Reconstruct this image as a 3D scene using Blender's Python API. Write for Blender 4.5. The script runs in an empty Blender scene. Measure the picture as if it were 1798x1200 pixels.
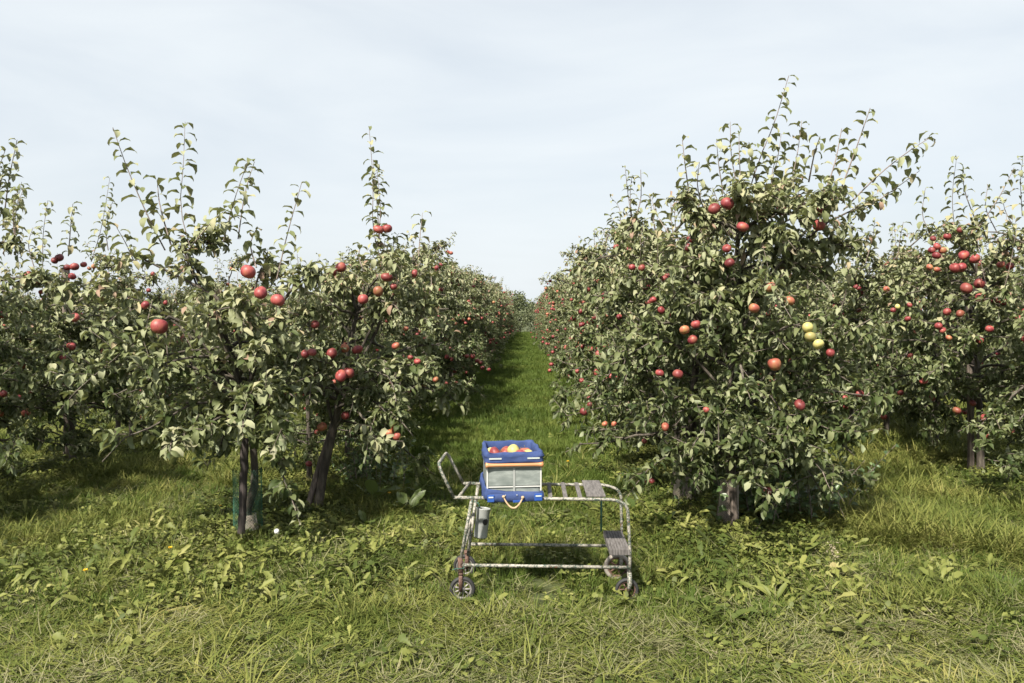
import bpy, math, random
import numpy as np
from mathutils import Vector, Matrix, Euler

SC = bpy.context.scene
COL = SC.collection
R = math.radians
PI = math.pi

# ------------------------------------------------------------------ camera
CAM_H, LENS = 1.6, 28.0
cam_data = bpy.data.cameras.new('camera'); cam_data.lens = LENS; cam_data.sensor_width = 36.0
cam_data.clip_start = 0.05; cam_data.clip_end = 2000
cam = bpy.data.objects.new('camera', cam_data); COL.objects.link(cam)
cam.location = (0, 0, CAM_H)
cam.rotation_euler = (R(90 - 2.05), 0, R(1.19))
SC.camera = cam
FPX = 1798 * LENS / 36.0
CAM_R = np.array(cam.rotation_euler.to_matrix())

# ------------------------------------------------------------------ sky and sun
SUN_EL, SUN_POS = R(48), Vector((-0.48, -0.88, 0))      # the sun stands behind the camera's left shoulder
world = bpy.data.worlds.new('World'); SC.world = world; world.use_nodes = True
wt = world.node_tree; wn = wt.nodes; wl = wt.links
bg = wn['Background']
sky = wn.new('ShaderNodeTexSky'); sky.sky_type = 'NISHITA'; sky.sun_disc = False
sky.sun_elevation = SUN_EL; sky.sun_rotation = math.atan2(SUN_POS.x, SUN_POS.y)
sky.air_density = 1.0; sky.dust_density = 3.0; sky.ozone_density = 1.2
tc = wn.new('ShaderNodeTexCoord'); mp = wn.new('ShaderNodeMapping')
mp.inputs['Scale'].default_value = (1.0, 1.3, 4.2); mp.inputs['Rotation'].default_value = (0, R(14), R(20))
nz = wn.new('ShaderNodeTexNoise'); nz.inputs['Scale'].default_value = 1.9; nz.inputs['Detail'].default_value = 7
nz.inputs['Roughness'].default_value = 0.52; nz.inputs['Distortion'].default_value = 0.5
rp = wn.new('ShaderNodeValToRGB'); rp.color_ramp.elements[0].position = 0.3; rp.color_ramp.elements[1].position = 0.72
rp.color_ramp.elements[0].color = (0.70, 0.70, 0.70, 1); rp.color_ramp.elements[1].color = (0.96, 0.96, 0.96, 1)
veil = wn.new('ShaderNodeMix'); veil.data_type = 'RGBA'
wl.new(tc.outputs['Generated'], mp.inputs['Vector']); wl.new(mp.outputs['Vector'], nz.inputs['Vector'])
wl.new(nz.outputs['Fac'], rp.inputs['Fac']); wl.new(rp.outputs['Color'], veil.inputs['Factor'])
wl.new(sky.outputs['Color'], veil.inputs['A']); veil.inputs['B'].default_value = (6.3, 6.7, 6.95, 1)   # thin high cloud
wl.new(veil.outputs['Result'], bg.inputs['Color']); bg.inputs['Strength'].default_value = 0.060

sun_data = bpy.data.lights.new('sun', 'SUN'); sun_data.energy = 5.0; sun_data.angle = R(2.5); sun_data.color = (1.0, 0.93, 0.80)
sun = bpy.data.objects.new('sun', sun_data); COL.objects.link(sun)
sd = SUN_POS.normalized() * math.cos(SUN_EL) + Vector((0, 0, math.sin(SUN_EL)))
sun.rotation_euler = sd.to_track_quat('Z', 'Y').to_euler()

vs = SC.view_settings
vs.view_transform = 'Standard'; vs.look = 'None'; vs.gamma = 1.0; vs.exposure = 1.28; vs.use_curve_mapping = False
SC.cycles.use_denoising = True; SC.cycles.adaptive_threshold = 0.02
SC.cycles.max_bounces = 4; SC.cycles.diffuse_bounces = 2; SC.cycles.glossy_bounces = 2
SC.cycles.transmission_bounces = 4; SC.cycles.transparent_max_bounces = 4

# ------------------------------------------------------------------ helpers
def at(px, py, Y):
    """photo pixel -> world point at distance Y along the rows"""
    d = CAM_R @ np.array([(px - 899) / FPX, (600 - py) / FPX, -1.0])
    return np.array([0, 0, CAM_H]) + d * (Y / d[1])

def on_ground(px, py):
    d = CAM_R @ np.array([(px - 899) / FPX, (600 - py) / FPX, -1.0])
    t = -CAM_H / d[2]
    return np.array([0, 0, CAM_H]) + d * t

def unit(a, axis=-1):
    return a / np.maximum(np.linalg.norm(a, axis=axis, keepdims=True), 1e-9)

def ground_z(x, y):
    x = np.asarray(x, float); y = np.asarray(y, float)
    z = 0.022 * np.sin(x * 1.3 + 0.4) * np.sin(y * 0.9 + 1.1) + 0.014 * np.sin(x * 2.9 + y * 1.7) + 0.01 * np.sin(y * 3.7 - x * 1.1)
    z = z + 0.05 * np.exp(-((y - 3.15) / 0.35) ** 2) * (0.4 + 0.6 / (1 + np.exp(-(x - 0.9) * 3)))
    return z * np.exp(-(np.maximum(y - 14, 0) / 30))

def new_mesh(name, V, F, mats=(), smooth=True, midx=None, attrs=None):
    V = np.asarray(V, np.float32).reshape(-1, 3); F = np.asarray(F, np.int32)
    me = bpy.data.meshes.new(name)
    k = F.shape[1]
    me.vertices.add(len(V)); me.vertices.foreach_set('co', V.ravel())
    me.loops.add(F.size); me.loops.foreach_set('vertex_index', F.ravel())
    me.polygons.add(len(F)); me.polygons.foreach_set('loop_start', np.arange(0, F.size, k, dtype=np.int32))
    try: me.polygons.foreach_set('loop_total', np.full(len(F), k, np.int32))
    except Exception: pass
    if midx is not None: me.polygons.foreach_set('material_index', np.asarray(midx, np.int32))
    me.update(calc_edges=True); me.validate()
    me.polygons.foreach_set('use_smooth', np.full(len(me.polygons), smooth))
    for m in mats: me.materials.append(m)
    for nm, a in (attrs or {}).items():
        at_ = me.attributes.new(nm, 'FLOAT', 'POINT'); at_.data.foreach_set('value', np.asarray(a, np.float32))
    return me

def link(name, data, parent=None, loc=None, mat=None):
    o = bpy.data.objects.new(name, data); COL.objects.link(o)
    if parent is not None: o.parent = parent
    if mat is not None: o.matrix_local = mat
    elif loc is not None: o.location = loc
    return o

def tag(o, label=None, cat=None, group=None, kind=None):
    if label: o['label'] = label
    if cat: o['category'] = cat
    if group: o['group'] = group
    if kind: o['kind'] = kind
    return o

def thing(name, label, cat, loc=(0, 0, 0), rz=0.0, group=None):
    o = link(name, None, loc=loc); o.rotation_euler = (0, 0, rz); o.empty_display_size = 0.1
    return tag(o, label, cat, group)

class MB:
    """collects quads for one mesh object"""
    def __init__(s): s.v = []; s.f = []; s.n = 0; s.m = []
    def add(s, V, F, m=0):
        V = np.asarray(V, float).reshape(-1, 3); F = np.asarray(F, int)
        s.v.append(V); s.f.append(F + s.n); s.n += len(V); s.m += [m] * len(F)
        return s
    def mesh(s, name, mats, smooth=True):
        return new_mesh(name, np.concatenate(s.v), np.concatenate(s.f), mats if isinstance(mats, (list, tuple)) else [mats], smooth, s.m)
    def build(s, name, mats, parent=None, smooth=True, loc=None, bevel=0):
        o = link(name, s.mesh(name, mats, smooth), parent, loc)
        if bevel:
            b = o.modifiers.new('bevel', 'BEVEL'); b.width = bevel; b.segments = 2; b.limit_method = 'ANGLE'
        return o
    def box(s, x0, x1, y0, y1, z0, z1, m=0, M=None):
        V = np.array([[x, y, z] for z in (z0, z1) for y in (y0, y1) for x in (x0, x1)], float)
        if M is not None: V = V @ np.array(M)[:3, :3].T + np.array(M)[:3, 3]
        return s.add(V, [[0, 2, 3, 1], [4, 5, 7, 6], [0, 1, 5, 4], [2, 6, 7, 3], [0, 4, 6, 2], [1, 3, 7, 5]], m)
    def tube(s, pts, rad, sides=8, m=0, cap=True):
        V, F = tube(pts, rad, sides, cap); return s.add(V, F, m)
    def lathe(s, prof, seg=24, axis='z', c=(0, 0, 0), m=0):
        prof = np.array(prof, float); a = np.linspace(0, 2 * PI, seg, endpoint=False)
        r, h = prof[:, 0], prof[:, 1]
        X = r[:, None] * np.cos(a); Y = r[:, None] * np.sin(a); Z = np.repeat(h[:, None], seg, 1)
        V = np.stack([X, Y, Z], -1)
        if axis == 'y': V = np.stack([V[..., 0], V[..., 2], V[..., 1]], -1)
        V = V.reshape(-1, 3) + np.array(c)
        n = len(prof); i = np.arange(n - 1)[:, None]; j = np.arange(seg)[None]
        F = np.stack([i * seg + j, i * seg + (j + 1) % seg, (i + 1) * seg + (j + 1) % seg, (i + 1) * seg + j + 0 * i], -1).reshape(-1, 4)
        return s.add(V, F, m)

def tube(pts, rad, sides=8, cap=True):
    P = np.asarray(pts, float); n = len(P); rad = np.broadcast_to(np.asarray(rad, float), (n,))
    T = unit(np.gradient(P, axis=0))
    ref = np.array([0, 0, 1.0]) if abs(T[0][2]) < 0.9 else np.array([1.0, 0, 0])
    u = unit(np.cross(T[0], ref)); U = [u]
    for i in range(1, n):
        u = U[-1] - T[i] * np.dot(U[-1], T[i]); U.append(unit(u))
    U = np.array(U); W = np.cross(T, U)
    a = np.linspace(0, 2 * PI, sides, endpoint=False)
    V = P[:, None] + rad[:, None, None] * (np.cos(a)[None, :, None] * U[:, None] + np.sin(a)[None, :, None] * W[:, None])
    V = V.reshape(-1, 3)
    i = np.arange(n - 1)[:, None]; j = np.arange(sides)[None]
    F = np.stack([i * sides + j, i * sides + (j + 1) % sides, (i + 1) * sides + (j + 1) % sides, (i + 1) * sides + j + 0 * i], -1).reshape(-1, 4)
    if cap:
        b = len(V); V = np.vstack([V, P[0], P[-1]])
        c0 = [[b, (k + 1) % sides, k, b] for k in range(sides)]
        # caps as thin quads split in pairs
        if sides % 2 == 0:
            c = [[b, (k + 2) % sides, (k + 1) % sides, k] for k in range(0, sides, 2)]
            e = (n - 1) * sides
            c += [[b + 1, e + k, e + (k + 1) % sides, e + (k + 2) % sides] for k in range(0, sides, 2)]
            F = np.vstack([F, c])
    return V, F

def batch_tubes(P, Rd, sides=3):
    """P (M,n,3), Rd (M,n) -> verts, quads, for many thin twigs at once"""
    P = np.asarray(P, float); M, n, _ = P.shape
    Ta = unit(P[:, -1] - P[:, 0])
    ref = np.where(np.abs(Ta[:, 2:3]) < 0.9, np.array([[0, 0, 1.0]]), np.array([[1.0, 0, 0]]))
    u = unit(np.cross(Ta, ref)); w = np.cross(Ta, u)
    a = np.linspace(0, 2 * PI, sides, endpoint=False)
    ring = np.cos(a)[None, :, None] * u[:, None] + np.sin(a)[None, :, None] * w[:, None]
    V = (P[:, :, None] + Rd[:, :, None, None] * ring[:, None]).reshape(-1, 3)
    m = np.arange(M)[:, None, None] * n * sides; i = np.arange(n - 1)[None, :, None]; j = np.arange(sides)[None, None]
    F = np.stack(np.broadcast_arrays(m + i * sides + j, m + i * sides + (j + 1) % sides, m + (i + 1) * sides + (j + 1) % sides, m + (i + 1) * sides + j), -1).reshape(-1, 4)
    return V, F

def fillet(pts, rad, seg=6):
    pts = [np.array(p, float) for p in pts]; out = [pts[0]]
    for i in range(1, len(pts) - 1):
        a, b, c = pts[i - 1], pts[i], pts[i + 1]
        r = rad[i] if isinstance(rad, dict) and i in rad else (rad if not isinstance(rad, dict) else 0.0)
        if r <= 0: out.append(b); continue
        d1 = unit(a - b); d2 = unit(c - b)
        l = min(r, 0.49 * np.linalg.norm(a - b), 0.49 * np.linalg.norm(c - b))
        p0, p2 = b + d1 * l, b + d2 * l
        for t in np.linspace(0, 1, seg + 1): out.append((1 - t) ** 2 * p0 + 2 * t * (1 - t) * b + t * t * p2)
    out.append(pts[-1])
    return np.array(out)

def smooth_line(pts, n):
    """Catmull-Rom through the points, n samples"""
    P = np.asarray(pts, float); P = np.vstack([2 * P[0] - P[1], P, 2 * P[-1] - P[-2]])
    m = len(P) - 3; t = np.linspace(0, m, n); i = np.minimum(t.astype(int), m - 1); f = (t - i)[:, None]
    a, b, c, d = P[i], P[i + 1], P[i + 2], P[i + 3]
    return 0.5 * (2 * b + (c - a) * f + (2 * a - 5 * b + 4 * c - d) * f ** 2 + (3 * b - a - 3 * c + d) * f ** 3)

# ------------------------------------------------------------------ materials
def mat(name):
    m = bpy.data.materials.new(name); m.use_nodes = True
    nt = m.node_tree; b = nt.nodes['Principled BSDF']
    return m, nt, nt.nodes, nt.links, b

def ramp(nodes, stops, interp='LINEAR'):
    r = nodes.new('ShaderNodeValToRGB'); cr = r.color_ramp; cr.interpolation = interp
    while len(cr.elements) < len(stops): cr.elements.new(0.5)
    for e, (p, c) in zip(cr.elements, stops): e.position = p; e.color = (*c, 1)
    return r

def noise(nodes, links, scale, detail=4, rough=0.5, coord='Object', vec=None):
    n = nodes.new('ShaderNodeTexNoise'); n.inputs['Scale'].default_value = scale
    n.inputs['Detail'].default_value = detail; n.inputs['Roughness'].default_value = rough
    if vec is None:
        t = nodes.new('ShaderNodeTexCoord'); vec = t.outputs[coord]
    links.new(vec, n.inputs['Vector'])
    return n

def simple(name, stops, scale=20, rough=0.6, bump=0.0, metallic=0.0, spec=0.4, detail=5, stretch=None):
    m, nt, N, L, b = mat(name)
    vec = None
    if stretch:
        t = N.new('ShaderNodeTexCoord'); mp_ = N.new('ShaderNodeMapping'); mp_.inputs['Scale'].default_value = stretch
        L.new(t.outputs['Object'], mp_.inputs['Vector']); vec = mp_.outputs['Vector']
    n = noise(N, L, scale, detail, 0.6, vec=vec)
    r = ramp(N, stops); L.new(n.outputs['Fac'], r.inputs['Fac']); L.new(r.outputs['Color'], b.inputs['Base Color'])
    b.inputs['Roughness'].default_value = rough; b.inputs['Metallic'].default_value = metallic
    b.inputs['Specular IOR Level'].default_value = spec
    if bump:
        bp = N.new('ShaderNodeBump'); bp.inputs['Strength'].default_value = bump; bp.inputs['Distance'].default_value = 0.01
        L.new(n.outputs['Fac'], bp.inputs['Height']); L.new(bp.outputs['Normal'], b.inputs['Normal'])
    return m

def leaf_material(name, top, under, trans, rough=0.45, spec=0.5, tmix=0.25, obj_random=False, patch=None):
    """two-sided leaf: green upper face, pale felted lower face, some light through"""
    m, nt, N, L, b = mat(name)
    a = N.new('ShaderNodeAttribute'); a.attribute_name = 'tint'
    src = a.outputs['Fac']
    if obj_random:
        oi = N.new('ShaderNodeObjectInfo'); src = oi.outputs['Random']
    if patch:
        g = N.new('ShaderNodeNewGeometry'); n = noise(N, L, patch, 3, 0.6, vec=g.outputs['Position'])
        mx = N.new('ShaderNodeMath'); mx.operation = 'MULTIPLY_ADD'; mx.inputs[1].default_value = 0.45
        ms = N.new('ShaderNodeMapRange'); ms.inputs['From Min'].default_value = 0.3; ms.inputs['From Max'].default_value = 0.7
        ms.inputs['To Min'].default_value = 0.0; ms.inputs['To Max'].default_value = 0.55
        L.new(n.outputs['Fac'], ms.inputs['Value']); L.new(src, mx.inputs[0]); L.new(ms.outputs['Result'], mx.inputs[2]); src = mx.outputs['Value']
    rt = ramp(N, top); ru = ramp(N, under)
    L.new(src, rt.inputs['Fac']); L.new(src, ru.inputs['Fac'])
    geo = N.new('ShaderNodeNewGeometry')
    mix = N.new('ShaderNodeMix'); mix.data_type = 'RGBA'
    L.new(geo.outputs['Backfacing'], mix.inputs['Factor']); L.new(rt.outputs['Color'], mix.inputs['A']); L.new(ru.outputs['Color'], mix.inputs['B'])
    L.new(mix.outputs['Result'], b.inputs['Base Color'])
    b.inputs['Roughness'].default_value = rough; b.inputs['Specular IOR Level'].default_value = spec
    tr = N.new('ShaderNodeBsdfTranslucent'); tr.inputs['Color'].default_value = (*trans, 1)
    ms_ = N.new('ShaderNodeMixShader'); ms_.inputs['Fac'].default_value = tmix
    L.new(b.outputs['BSDF'], ms_.inputs[1]); L.new(tr.outputs['BSDF'], ms_.inputs[2])
    L.new(ms_.outputs['Shader'], N['Material Output'].inputs['Surface'])
    return m

M = {}
M['leaf'] = leaf_material('apple_leaf',
    [(0.0, (0.022, 0.037, 0.011)), (0.26, (0.056, 0.076, 0.026)), (0.52, (0.145, 0.162, 0.076)), (0.80, (0.265, 0.280, 0.175)), (0.95, (0.31, 0.29, 0.17)), (1.0, (0.26, 0.175, 0.13))],
    [(0.0, (0.15, 0.18, 0.10)), (0.7, (0.235, 0.26, 0.165)), (1.0, (0.27, 0.23, 0.16))], (0.17, 0.185, 0.06), 0.55, 0.16, 0.25)
M['far_leaf'] = leaf_material('far_leaf',
    [(0.0, (0.06, 0.08, 0.035)), (1.0, (0.14, 0.155, 0.075))], [(0.0, (0.10, 0.12, 0.07)), (1.0, (0.18, 0.19, 0.12))], (0.10, 0.12, 0.03), 0.5, 0.4, 0.2)
M['sucker_leaf'] = leaf_material('sucker_leaf',
    [(0.0, (0.04, 0.075, 0.025)), (0.6, (0.075, 0.12, 0.042)), (1.0, (0.14, 0.18, 0.07))],
    [(0.0, (0.14, 0.19, 0.10)), (1.0, (0.24, 0.28, 0.16))], (0.11, 0.17, 0.03), 0.4, 0.5, 0.2)
M['grass'] = leaf_material('grass_blade',
    [(0.0, (0.030, 0.050, 0.009)), (0.35, (0.074, 0.096, 0.019)), (0.7, (0.158, 0.164, 0.044)), (0.9, (0.26, 0.23, 0.085)), (1.0, (0.32, 0.27, 0.14))],
    [(0.0, (0.05, 0.075, 0.016)), (0.5, (0.12, 0.145, 0.035)), (1.0, (0.30, 0.26, 0.12))], (0.10, 0.115, 0.02), 0.6, 0.15, 0.2, patch=0.9)
M['lawn'] = leaf_material('lawn_blade',
    [(0.0, (0.030, 0.056, 0.009)), (0.5, (0.066, 0.098, 0.017)), (1.0, (0.135, 0.150, 0.034))],
    [(0.0, (0.055, 0.10, 0.02)), (1.0, (0.15, 0.19, 0.045))], (0.09, 0.13, 0.02), 0.6, 0.15, 0.22, patch=0.7)
M['straw'] = leaf_material('dry_grass_blade',
    [(0.0, (0.075, 0.085, 0.034)), (0.4, (0.135, 0.138, 0.064)), (0.75, (0.21, 0.195, 0.105)), (1.0, (0.30, 0.26, 0.165))],
    [(0.0, (0.15, 0.18, 0.07)), (1.0, (0.40, 0.36, 0.22))], (0.16, 0.17, 0.05), 0.6, 0.3, 0.15, patch=1.2)
M['weed'] = leaf_material('weed_leaf',
    [(0.0, (0.022, 0.038, 0.008)), (0.35, (0.058, 0.078, 0.017)), (0.66, (0.155, 0.166, 0.045)), (0.92, (0.25, 0.235, 0.095)), (1.0, (0.23, 0.17, 0.09))],
    [(0.0, (0.065, 0.085, 0.03)), (0.7, (0.145, 0.16, 0.07)), (1.0, (0.24, 0.22, 0.12))], (0.095, 0.11, 0.022), 0.55, 0.18, 0.15, patch=1.5)
M['dock'] = leaf_material('dock_leaf',
    [(0.0, (0.042, 0.068, 0.015)), (0.6, (0.085, 0.115, 0.027)), (1.0, (0.16, 0.17, 0.056))],
    [(0.0, (0.12, 0.17, 0.06)), (1.0, (0.26, 0.29, 0.13))], (0.18, 0.25, 0.03), 0.45, 0.45, 0.2)
M['bark'] = simple('bark', [(0.3, (0.022, 0.018, 0.014)), (0.5, (0.06, 0.050, 0.040)), (0.7, (0.13, 0.115, 0.092))], 28, 0.85, 0.9, stretch=(1, 1, 0.25))
M['twig'] = simple('twig', [(0.3, (0.11, 0.085, 0.075)), (0.7, (0.25, 0.205, 0.185))], 30, 0.7)
M['stake'] = simple('weathered_wood', [(0.3, (0.02, 0.016, 0.013)), (0.48, (0.075, 0.06, 0.05)), (0.62, (0.16, 0.13, 0.11)), (0.75, (0.055, 0.042, 0.035))], 22, 0.9, 1.0, stretch=(1.6, 1.6, 0.13))
M['dark_stake'] = simple('dark_weathered_wood', [(0.3, (0.012, 0.010, 0.010)), (0.52, (0.05, 0.04, 0.038)), (0.66, (0.15, 0.12, 0.105)), (0.75, (0.03, 0.025, 0.022))], 22, 0.9, 1.0, stretch=(1.6, 1.6, 0.13))
M['netting_green'] = simple('green_netting', [(0, (0.012, 0.085, 0.05)), (1, (0.03, 0.13, 0.08))], 10, 0.5)
M['netting_pale'] = simple('pale_netting', [(0, (0.36, 0.30, 0.25)), (1, (0.52, 0.46, 0.40))], 10, 0.6)
M['soil'] = simple('soil', [(0.3, (0.018, 0.024, 0.008)), (0.5, (0.04, 0.05, 0.015)), (0.7, (0.075, 0.085, 0.03))], 3.0, 0.95, 0.4, detail=9)

def apple_material(name, skin, blush, cover):
    m, nt, N, L, b = mat(name)
    t = N.new('ShaderNodeTexCoord'); oi = N.new('ShaderNodeObjectInfo')
    va = N.new('ShaderNodeVectorMath'); va.operation = 'MULTIPLY_ADD'; va.inputs[1].default_value = (1, 1, 0.45)
    cb = N.new('ShaderNodeCombineXYZ'); mul = N.new('ShaderNodeMath'); mul.operation = 'MULTIPLY'; mul.inputs[1].default_value = 37.0
    L.new(oi.outputs['Random'], mul.inputs[0]); L.new(mul.outputs['Value'], cb.inputs['X'])
    L.new(t.outputs['Object'], va.inputs[0]); L.new(cb.outputs['Vector'], va.inputs[2])
    n = noise(N, L, 20, 3, 0.55, vec=va.outputs['Vector']); n2 = noise(N, L, 120, 3, 0.6, vec=va.outputs['Vector'])
    ad = N.new('ShaderNodeMath'); ad.operation = 'MULTIPLY_ADD'; ad.inputs[1].default_value = 0.25
    L.new(n2.outputs['Fac'], ad.inputs[0]); L.new(n.outputs['Fac'], ad.inputs[2])
    r = ramp(N, [(cover - 0.08, skin), (cover + 0.14, blush[0]), (cover + 0.32, blush[1])]); L.new(ad.outputs['Value'], r.inputs['Fac'])
    hs = N.new('ShaderNodeHueSaturation'); mr = N.new('ShaderNodeMapRange'); mr.inputs['To Min'].default_value = 0.55; mr.inputs['To Max'].default_value = 1.1
    L.new(oi.outputs['Random'], mr.inputs['Value']); L.new(mr.outputs['Result'], hs.inputs['Value']); L.new(r.outputs['Color'], hs.inputs['Color']); hs.inputs['Saturation'].default_value = 0.93
    L.new(hs.outputs['Color'], b.inputs['Base Color'])
    b.inputs['Roughness'].default_value = 0.5; b.inputs['Specular IOR Level'].default_value = 0.4
    return m
M['apple_red'] = apple_material('apple_red', (0.28, 0.11, 0.045), ((0.26, 0.04, 0.035), (0.15, 0.011, 0.018)), 0.42)
M['apple_orange'] = apple_material('apple_orange', (0.30, 0.17, 0.05), ((0.31, 0.085, 0.042), (0.24, 0.038, 0.028)), 0.46)
M['apple_yellow'] = apple_material('apple_yellow', (0.40, 0.37, 0.11), ((0.44, 0.34, 0.12), (0.42, 0.16, 0.09)), 0.66)
M['stem'] = simple('apple_stem', [(0, (0.07, 0.05, 0.02)), (1, (0.12, 0.09, 0.04))], 30)
for key in ('apple_red', 'apple_orange', 'apple_yellow'): M[key].node_tree.nodes.update()

# ------------------------------------------------------------------ leaves
LT = {  # rows along the leaf and its half width there
    'hi': (np.array([0, 0.10, 0.32, 0.58, 0.82, 1.0]), np.array([0.03, 0.05, 0.86, 1.0, 0.62, 0.02])),
    'mid': (np.array([0, 0.3, 0.65, 1.0]), np.array([0.06, 0.85, 0.9, 0.03])),
    'lo': (np.array([0, 0.45, 1.0]), np.array([0.06, 1.0, 0.03])),
    'blade': (np.array([0, 0.35, 0.7, 1.0]), np.array([0.8, 1.0, 0.75, 0.06])),
    'dandelion': (np.array([0, .12, .26, .34, .46, .54, .66, .74, .88, 1.0]), np.array([.12, .14, .42, .22, .66, .4, 1.0, .78, .8, .03])),
    'dock': (np.array([0, 0.22, 0.36, 0.6, 0.82, 1.0]), np.array([0.06, 0.07, 0.8, 1.0, 0.68, 0.04])),
    'round': (np.array([0, 0.12, 0.4, 0.75, 1.0]), np.array([0.04, 0.1, 1.0, 0.85, 0.06])),
}

def leaf_mesh_arrays(Lf, lod):
    """Lf: dict of p,d,n (N,3), L,W,k,f,tint (N). Returns verts, quads, tint per vertex."""
    T, Wd = LT[lod]
    p, d, n = Lf['p'], unit(Lf['d']), Lf['n']
    n = unit(n - d * np.sum(n * d, -1, keepdims=True)); s = np.cross(d, n)
    k = np.where(np.abs(Lf['k']) < 1e-3, 1e-3, Lf['k'])[:, None]
    th = k * T[None]
    along = np.sin(th) / k; drop = (1 - np.cos(th)) / k
    L_ = Lf['L'][:, None, None]
    mid = p[:, None] + L_ * (along[..., None] * d[:, None] - drop[..., None] * n[:, None])
    nt = np.cos(th)[..., None] * n[:, None] + np.sin(th)[..., None] * d[:, None]
    w = (Lf['W'][:, None] * Wd[None])[..., None]
    wav = Lf.get('wave', np.zeros(len(p)))[:, None, None] * np.sin(T * 13)[None, :, None]
    cf = np.cos(Lf['f'])[:, None, None]; sf = np.sin(Lf['f'])[:, None, None]
    left = mid + w * (cf * s[:, None] + (sf + wav) * nt); right = mid + w * (-cf * s[:, None] + (sf - wav) * nt)
    V = np.stack([left, mid, right], 2).reshape(-1, 3)
    N_, r = len(p), len(T)
    base = np.arange(N_)[:, None, None] * r * 3; i = np.arange(r - 1)[None, :, None]; j = np.arange(2)[None, None]
    a = base + i * 3 + j
    F = np.stack([a, a + 1, a + 4, a + 3], -1).reshape(-1, 4)[:, ::-1]
    return V, F, np.repeat(Lf['tint'], r * 3)

def cat_leaves(lst):
    return {k: np.concatenate([l[k] for l in lst]) for k in lst[0]}

def sub_leaves(Lf, m): return {k: v[m] for k, v in Lf.items()}

UP = np.array([0, 0, 1.0])
def leaves_on_twigs(rng, P, m, size, tip_shrink=0.35, up=0.35, k=(0.8, 2.4), start=0.0, wratio=(0.19, 0.25)):
    """P (M,n,3) twig lines; m leaves on each, set spirally"""
    M_, n, _ = P.shape
    t = start + (1 - start) * (np.arange(m) + rng.uniform(0.15, 0.85, (M_, m))) / m
    x = t * (n - 1); i = np.minimum(x.astype(int), n - 2); f = (x - i)[..., None]
    r = np.arange(M_)[:, None]
    pos = P[r, i] * (1 - f) + P[r, i + 1] * f; T = unit(P[r, i + 1] - P[r, i])
    ref = np.where(np.abs(T[..., 2:3]) < 0.9, UP, np.array([1.0, 0, 0]))
    u = unit(np.cross(T, ref)); w = np.cross(T, u)
    az = np.arange(m)[None] * 2.4 + rng.uniform(0, 6.28, (M_, 1)) + rng.normal(0, 0.3, (M_, m))
    out = np.cos(az)[..., None] * u + np.sin(az)[..., None] * w
    d = unit(out * 0.85 + T * 0.45 + UP * up * 0.6 + rng.normal(0, 0.22, (M_, m, 3)))
    nrm = UP + out * 0.1 + rng.normal(0, 0.42, (M_, m, 3)) - 0.0 * d
    N_ = M_ * m
    L = size * rng.uniform(0.72, 1.22, (M_, m)) * (1 - tip_shrink * t)
    return dict(p=pos.reshape(-1, 3), d=d.reshape(-1, 3), n=nrm.reshape(-1, 3), L=L.reshape(-1),
                W=(L * rng.uniform(*wratio, (M_, m))).reshape(-1), k=rng.uniform(*k, N_), f=rng.uniform(0.2, 1.0, N_),
                tint=np.clip(rng.beta(2.0, 2.6, N_) + (rng.random(N_) < 0.04) * 0.5, 0, 1), wave=rng.uniform(0, 0.35, N_))

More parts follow.
